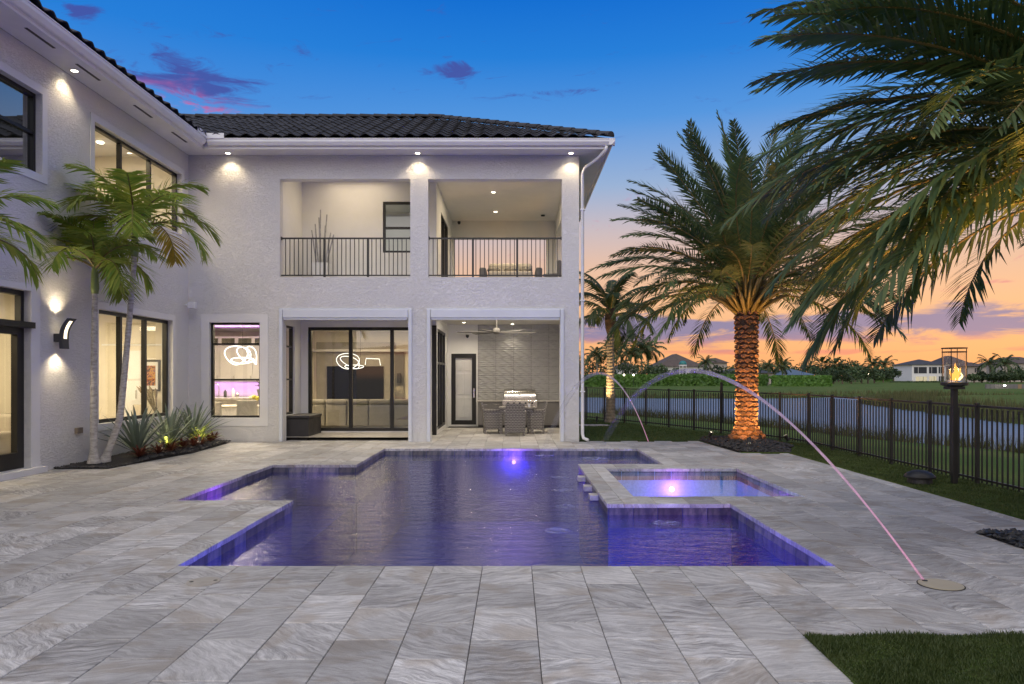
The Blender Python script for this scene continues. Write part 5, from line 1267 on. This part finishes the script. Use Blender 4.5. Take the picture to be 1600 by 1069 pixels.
def hedge(label, x0, x1, Y, ytop, ybot, seed, dep=2.0, n=2600, name='hedge', m=None, s=.3):
    rng = random.Random(seed); X0, X1 = at(x0, Y), at(x1, Y); zt = H+(VY-ytop)*Y/F; zb = min(gy(x0, Y), gy(x1, Y))-.3
    h = thing(name, label, 'hedge', ((X0+X1)/2, Y, zb)); mk('core', MB().box(X0+.3, X1-.3, Y+.3, Y+dep-.3, zb, zt-.25), mat('hedge_core', (.012, .026, .007), .9), h)
    mb = MB()
    for _ in range(n):
        k = rng.random(); x = rng.uniform(X0, X1)
        p = Vector((x, Y+rng.uniform(0, .4), rng.uniform(zb, zt))) if k < .62 else Vector((x, Y+rng.uniform(0, dep), zt-rng.uniform(0, .25)+rng.gauss(0, .05)))
        a = Vector((rng.gauss(0,1), rng.gauss(0,.5), rng.gauss(0,1))).normalized()*s; b_ = a.cross(Vector((rng.gauss(0,.5), 1, rng.gauss(0,.5)))).normalized()*s*.7
        mb.add([p-a, p+b_, p+a, p-b_], [(0,1,2,3)])
    mk('leaves', mb, m or M_hedge, h)
hedge('long clipped green hedge across the lake, left of the date palm', 880, 1200, 150, 586.5, 605, 1, n=5200, s=.36)
hedge('clipped green hedge across the lake, right of the date palm', 1207, 1300, 146, 588.5, 605, 2, n=2000, s=.36)
hedge('dark low hedge in front of the white lakeside villa', 1395, 1500, 225, 596.5, 602, 3, n=1500, name='low_hedge', m=M_fartree, s=.35)
hedge('mid green hedge left of the white lakeside villa', 1368, 1426, 262, 586, 597, 4, n=1000, name='hedge', s=.5)
# houses
M_hw = mat('far_white_wall', (.74, .72, .68), .8, var=.06); M_hb = mat('far_beige_wall', (.44, .38, .32), .8, var=.08); M_rb = mat('far_brown_roof', (.10, .075, .062), .8, var=.25, vscale=1.0); M_rg = mat('far_grey_roof', (.055, .055, .062), .8, var=.25, vscale=1.0); M_rbl = mat('far_blue_roof', (.10, .145, .20), .6, var=.15, vscale=.6)
M_fwin = mat('far_window', (.035, .042, .05), .15); M_flit = emit('lit_far_window', (.9, .78, .5), .55)
def hiproof(mb, x0, x1, y0, y1, z, h, o=.6):
    x0 -= o; x1 += o; y0 -= o; y1 += o; d = min((x1-x0), (y1-y0))/2; cy = (y0+y1)/2
    a, b_ = (x0+d, x1-d) if (x1-x0) > (y1-y0) else ((x0+x1)/2-.1, (x0+x1)/2+.1)
    ym0, ym1 = (cy, cy) if (x1-x0) > (y1-y0) else (y0+d, y1-d)
    mb.add([(x0,y0,z),(x1,y0,z),(x1,y1,z),(x0,y1,z),(a,ym0,z+h),(b_,ym0,z+h),(b_,ym1+.01,z+h),(a,ym1+.01,z+h)], [(0,1,5,4),(1,2,6,5),(2,3,7,6),(3,0,4,7),(4,5,6,7),(3,2,1,0)]); return mb
def villa(label, Y, x0, x1, yeave, yridge, m, mr, wins=(), dep=12, lit=()):
    X0, X1 = at(x0, Y), at(x1, Y); g = -.9; ze = H+(VY-yeave)*Y/F; zr = H+(VY-yridge)*Y/F
    v = thing('villa', label, 'house', ((X0+X1)/2, Y+dep/2, g), 'houses across the lake')
    mk('wall', MB().box(X0, X1, Y, Y+dep, g-.3, ze), m, v); mk('roof', hiproof(MB(), X0, X1, Y, Y+dep, ze, zr-ze, .7), mr, v)
    for k, (a, b_, c, d) in enumerate(wins):
        xa, xb, zc, zd = at(a, Y), at(b_, Y), H+(VY-d)*Y/F, H+(VY-c)*Y/F
        w = mk('window', MB().box(xa, xb, Y-.06, Y-.01, zc, zd), M_flit if k in lit else M_fwin, v)
        mk('frame', MB().box(xa-.15, xb+.15, Y-.12, Y-.02, zd, zd+.2), m, w)
        for f in (.33, .67): mk('mullion', MB().box(xa+(xb-xa)*f-.06, xa+(xb-xa)*f+.06, Y-.10, Y-.061, zc, zd), m if f < .5 else M_fwin, w)
    return v
villa('white two storey lakeside villa with a dark hip roof behind the torch', 250, 1425, 1477, 570, 561, M_hw, M_rg, [(1428,1448,573.5,583.5),(1451.5,1464,573.5,583.5),(1466.5,1475,573.5,583.5),(1431,1448,588.5,596.5),(1452,1463,588,597),(1467,1475,588,597)], lit=(3, 4))
villa('white villa wing with a taller dark roof right of the torch', 258, 1477, 1516, 569, 555.5, M_hw, M_rg, [(1508,1514,573,579),(1508,1514,587,595)])
villa('beige house with a brown roof right of the torch', 240, 1512, 1541, 572.5, 566, M_hb, M_rb, [(1523,1531,575,582)])
villa('brown roofed house at the right edge across the lake', 250, 1566, 1640, 568, 557, M_hb, M_rb, [(1585,1595,575,583)])
villa('large brown roofed house behind the teal dome', 215, 1030, 1098, 573, 552, M_hw, M_rb, [(1034,1042,575,580),(1052,1060,575,580),(1080,1088,577,582)], 18)
villa('small brown roofed house behind trees left of the date palm', 235, 1108, 1136, 567, 559, M_hb, M_rb, [(1115,1122,570,576)])
villa('low dark roofed house behind the date palm trunk', 190, 1130, 1212, 583, 574, M_hb, M_rg, [(1185,1195,586,592)])
villa('low pavilion with a blue grey roof behind the hedge', 200, 1218, 1270, 586, 576, M_hb, M_rbl, [(1222,1232,588,592),(1250,1262,588,592)])
villa('pale house half hidden behind palms at the left', 230, 965, 996, 575, 566, M_hw, M_rb, [(972,980,578,584)])
# teal domed garden pavilion
Y = 185; X = at(1067, Y); zb = H+(VY-596)*Y/F; zd = H+(VY-570)*Y/F; rd = 6*Y/F
dm = thing('domed_pavilion', 'white columned garden pavilion with a teal dome across the lake', 'pavilion', (X, Y, zb))
mk('dome', MB().lathe([(rd, 0), (rd*.97, rd*.35), (rd*.75, rd*.75), (rd*.4, rd*.98), (.03, rd*1.08)], (X, Y, zd), 18), mat('teal_dome', (.02, .20, .19), .4, var=.2), dm, smooth=True)
mk('ring_beam', MB().lathe([(rd*1.05, -.35), (rd*1.05, 0)], (X, Y, zd), 18), M_hw, dm)
for k in range(6): a = k*math.pi/3+.3; mk('column', MB().tube([(X+rd*.95*math.cos(a), Y+rd*.95*math.sin(a), zb), (X+rd*.95*math.cos(a), Y+rd*.95*math.sin(a), zd-.3)], .12, 8), M_hw, dm)
# trees
TP = [(932,543,165,3.4),(985,540,170,3.6),(1002,527,172,5.2),(1012,531,178,5.0),(958,533,168,4.4),(1103,557,175,2.8),(1200,563,165,2.6),(1222,566,165,2.6),(1226,560,180,2.6),(1365,560,300,5.4),(1382,559,300,5.6),(1264,566,260,4.2),(1546,557,225,4.4),(1570,556,225,4.6),(1345,568,290,3.6),(1560,578,215,3.2),(1086,581,165,2.0),(1048,582,165,2.0)]
words = 'first second third fourth fifth sixth seventh eighth ninth tenth eleventh twelfth thirteenth fourteenth fifteenth sixteenth seventeenth eighteenth nineteenth twentieth twenty-first twenty-second twenty-third twenty-fourth twenty-fifth twenty-sixth twenty-seventh twenty-eighth twenty-ninth thirtieth thirty-first thirty-second thirty-third thirty-fourth thirty-fifth'.split()+['thirty-'+w for w in 'sixth seventh eighth ninth'.split()]+['fortieth']+['forty-'+w for w in 'first second third fourth fifth sixth seventh eighth ninth'.split()]
for k, (x, yt, Y, L) in enumerate(sorted(TP)): far_palm('feather palm across the lake, %s such palm from the left' % words[k], x, yt, Y, L, 50+k)
for k, (x, yt, Y, L) in enumerate([(1283,561,230,3.4),(1290,563,232,3.0),(1305,563,235,3.6)]): far_palm('round headed fan palm across the lake, %s of three' % ('leftmost', 'middle', 'rightmost')[k], x, yt, Y, L, 80+k, 'fan', 24)
TB = [(905,545,150,36),(925,548,180,46),(948,556,175,50),(975,560,160,44),(1008,563,158,60),(1030,567,160,40),(1100,572,180,36),(1120,570,182,36),(1150,568,200,50),(1178,563,205,40),(1195,566,205,40),(1212,566,206,40),(1235,572,210,36),(1250,569,290,50),(1275,571,290,40),(1296,571,235,40),(1310,566,236,36),(1324,559,238,42),(1336,566,236,36),(1346,574,200,40),(1330,574,190,36),(1356,572,196,34),(1372,572,290,44),(1395,571,290,44),(1415,574,295,40),(1440,572,320,60),(1534,580,215,24),(1552,583,212,36),(1578,584,210,34),(1596,578,208,34),(1615,572,208,50),(1585,570,235,40),(1060,575,190,50),(1140,578,172,40),(1165,574,175,44),(1288,577,188,34),(1302,575,192,34),(1316,578,186,30),(1380,577,230,40),(1396,576,235,34),(1366,579,205,30),(1522,584,205,26),(1566,580,205,30),(1090,578,170,34),(1020,574,162,36)]
for k, (x, yt, Y, w) in enumerate(sorted(TB)): bushy('dark green leafy tree across the lake, %s such tree from the left' % words[k], x, yt, Y, w, 100+k)
# dark screen fence at the right edge
Y = 120; X0, X1 = at(1541, Y), at(1640, Y); zb = gz(X0, Y); zt = H+(VY-600.5)*Y/F
sf_ = thing('screen_fence', 'dark board fence across the water at the right edge', 'fence', ((X0+X1)/2, Y, zb))
for k in range(16):
    x = X0+(X1-X0)*k/16; mk('board', MB().box(x+.02, x+(X1-X0)/16-.02, Y, Y+.06, zb-.4, zt), M_cabgrey if k not in (8,) else mat('tan_board', (.28, .18, .10), .8), sf_)
for x in (X0, (X0+X1)/2, X1): mk('post', MB().box(x-.08, x+.08, Y+.07, Y+.2, zb-.4, zt), M_cabgrey, sf_)
def garden_globe(x, y, Y, k, label):
    X = at(x, Y); z = H+(VY-y)*Y/F; g = thing('garden_lamp', label, 'lamp', (X, Y, z-1), 'distant garden lamps'); mk('globe', MB().lathe([(.02, -.16), (.13, -.1), (.17, 0), (.13, .1), (.02, .16)], (X, Y, z), 10), M_lamp, g, smooth=True); mk('stem', MB().tube([(X, Y, z-3), (X, Y, z-.15)], .04, 6), M_blackm, g)
for k, (x, y, Y, l) in enumerate([(1570,602.5,119,'white globe lamp before the dark screen fence'),(1515,603,200,'small white lamp left of the palms beyond the torch'),(1356,584,195,'tiny lamp among the trees right of the fan palms'),(975,586,149,'tiny lamp above the hedge left of the big feather palms'),(990,586,149,'tiny lamp above the hedge under the big feather palms')]): garden_globe(x, y, Y, k, l)
# reeds along the shores
rng = random.Random(12); mb = MB()
def reeds(n, h0, h1, lo, hi, w, xr, yr):
    c = 0
    while c < n:
        x, y = rng.uniform(*xr), rng.uniform(*yr); d = lake_d(x, y)
        if not (lo < d < hi): c += .15; continue
        if (math.sin(x*1.7+y*.6)+math.sin(y*2.3-x*.5))*.25+.5 < rng.random()*.8: continue
        c += 1; z = gz(x, y); h = rng.uniform(h0, h1); a = rng.uniform(0, 6.28); o = len(mb.v); ww = w
        mb.v += [(x-math.cos(a)*ww, y-math.sin(a)*ww, z-.1), (x+math.cos(a)*ww, y+math.sin(a)*ww, z-.1), (x+rng.gauss(0, .12), y+rng.gauss(0, .12), z+h)]; mb.face(o, o+1, o+2)
reeds(22000, .25, .65, -.3, 1.6, .018, (6, 22), (10, 52))
reeds(9000, .2, .6, -.5, 3.0, .05, (5, 60), (60, 100)); reeds(12000, .3, .9, -.6, 4.0, .035, (25, 45), (25, 80))
o = mk('shore_reeds', mb, M_reed); o['kind'] = 'stuff'; tag(o, 'reeds and rough grass along the lake shores', 'reeds')
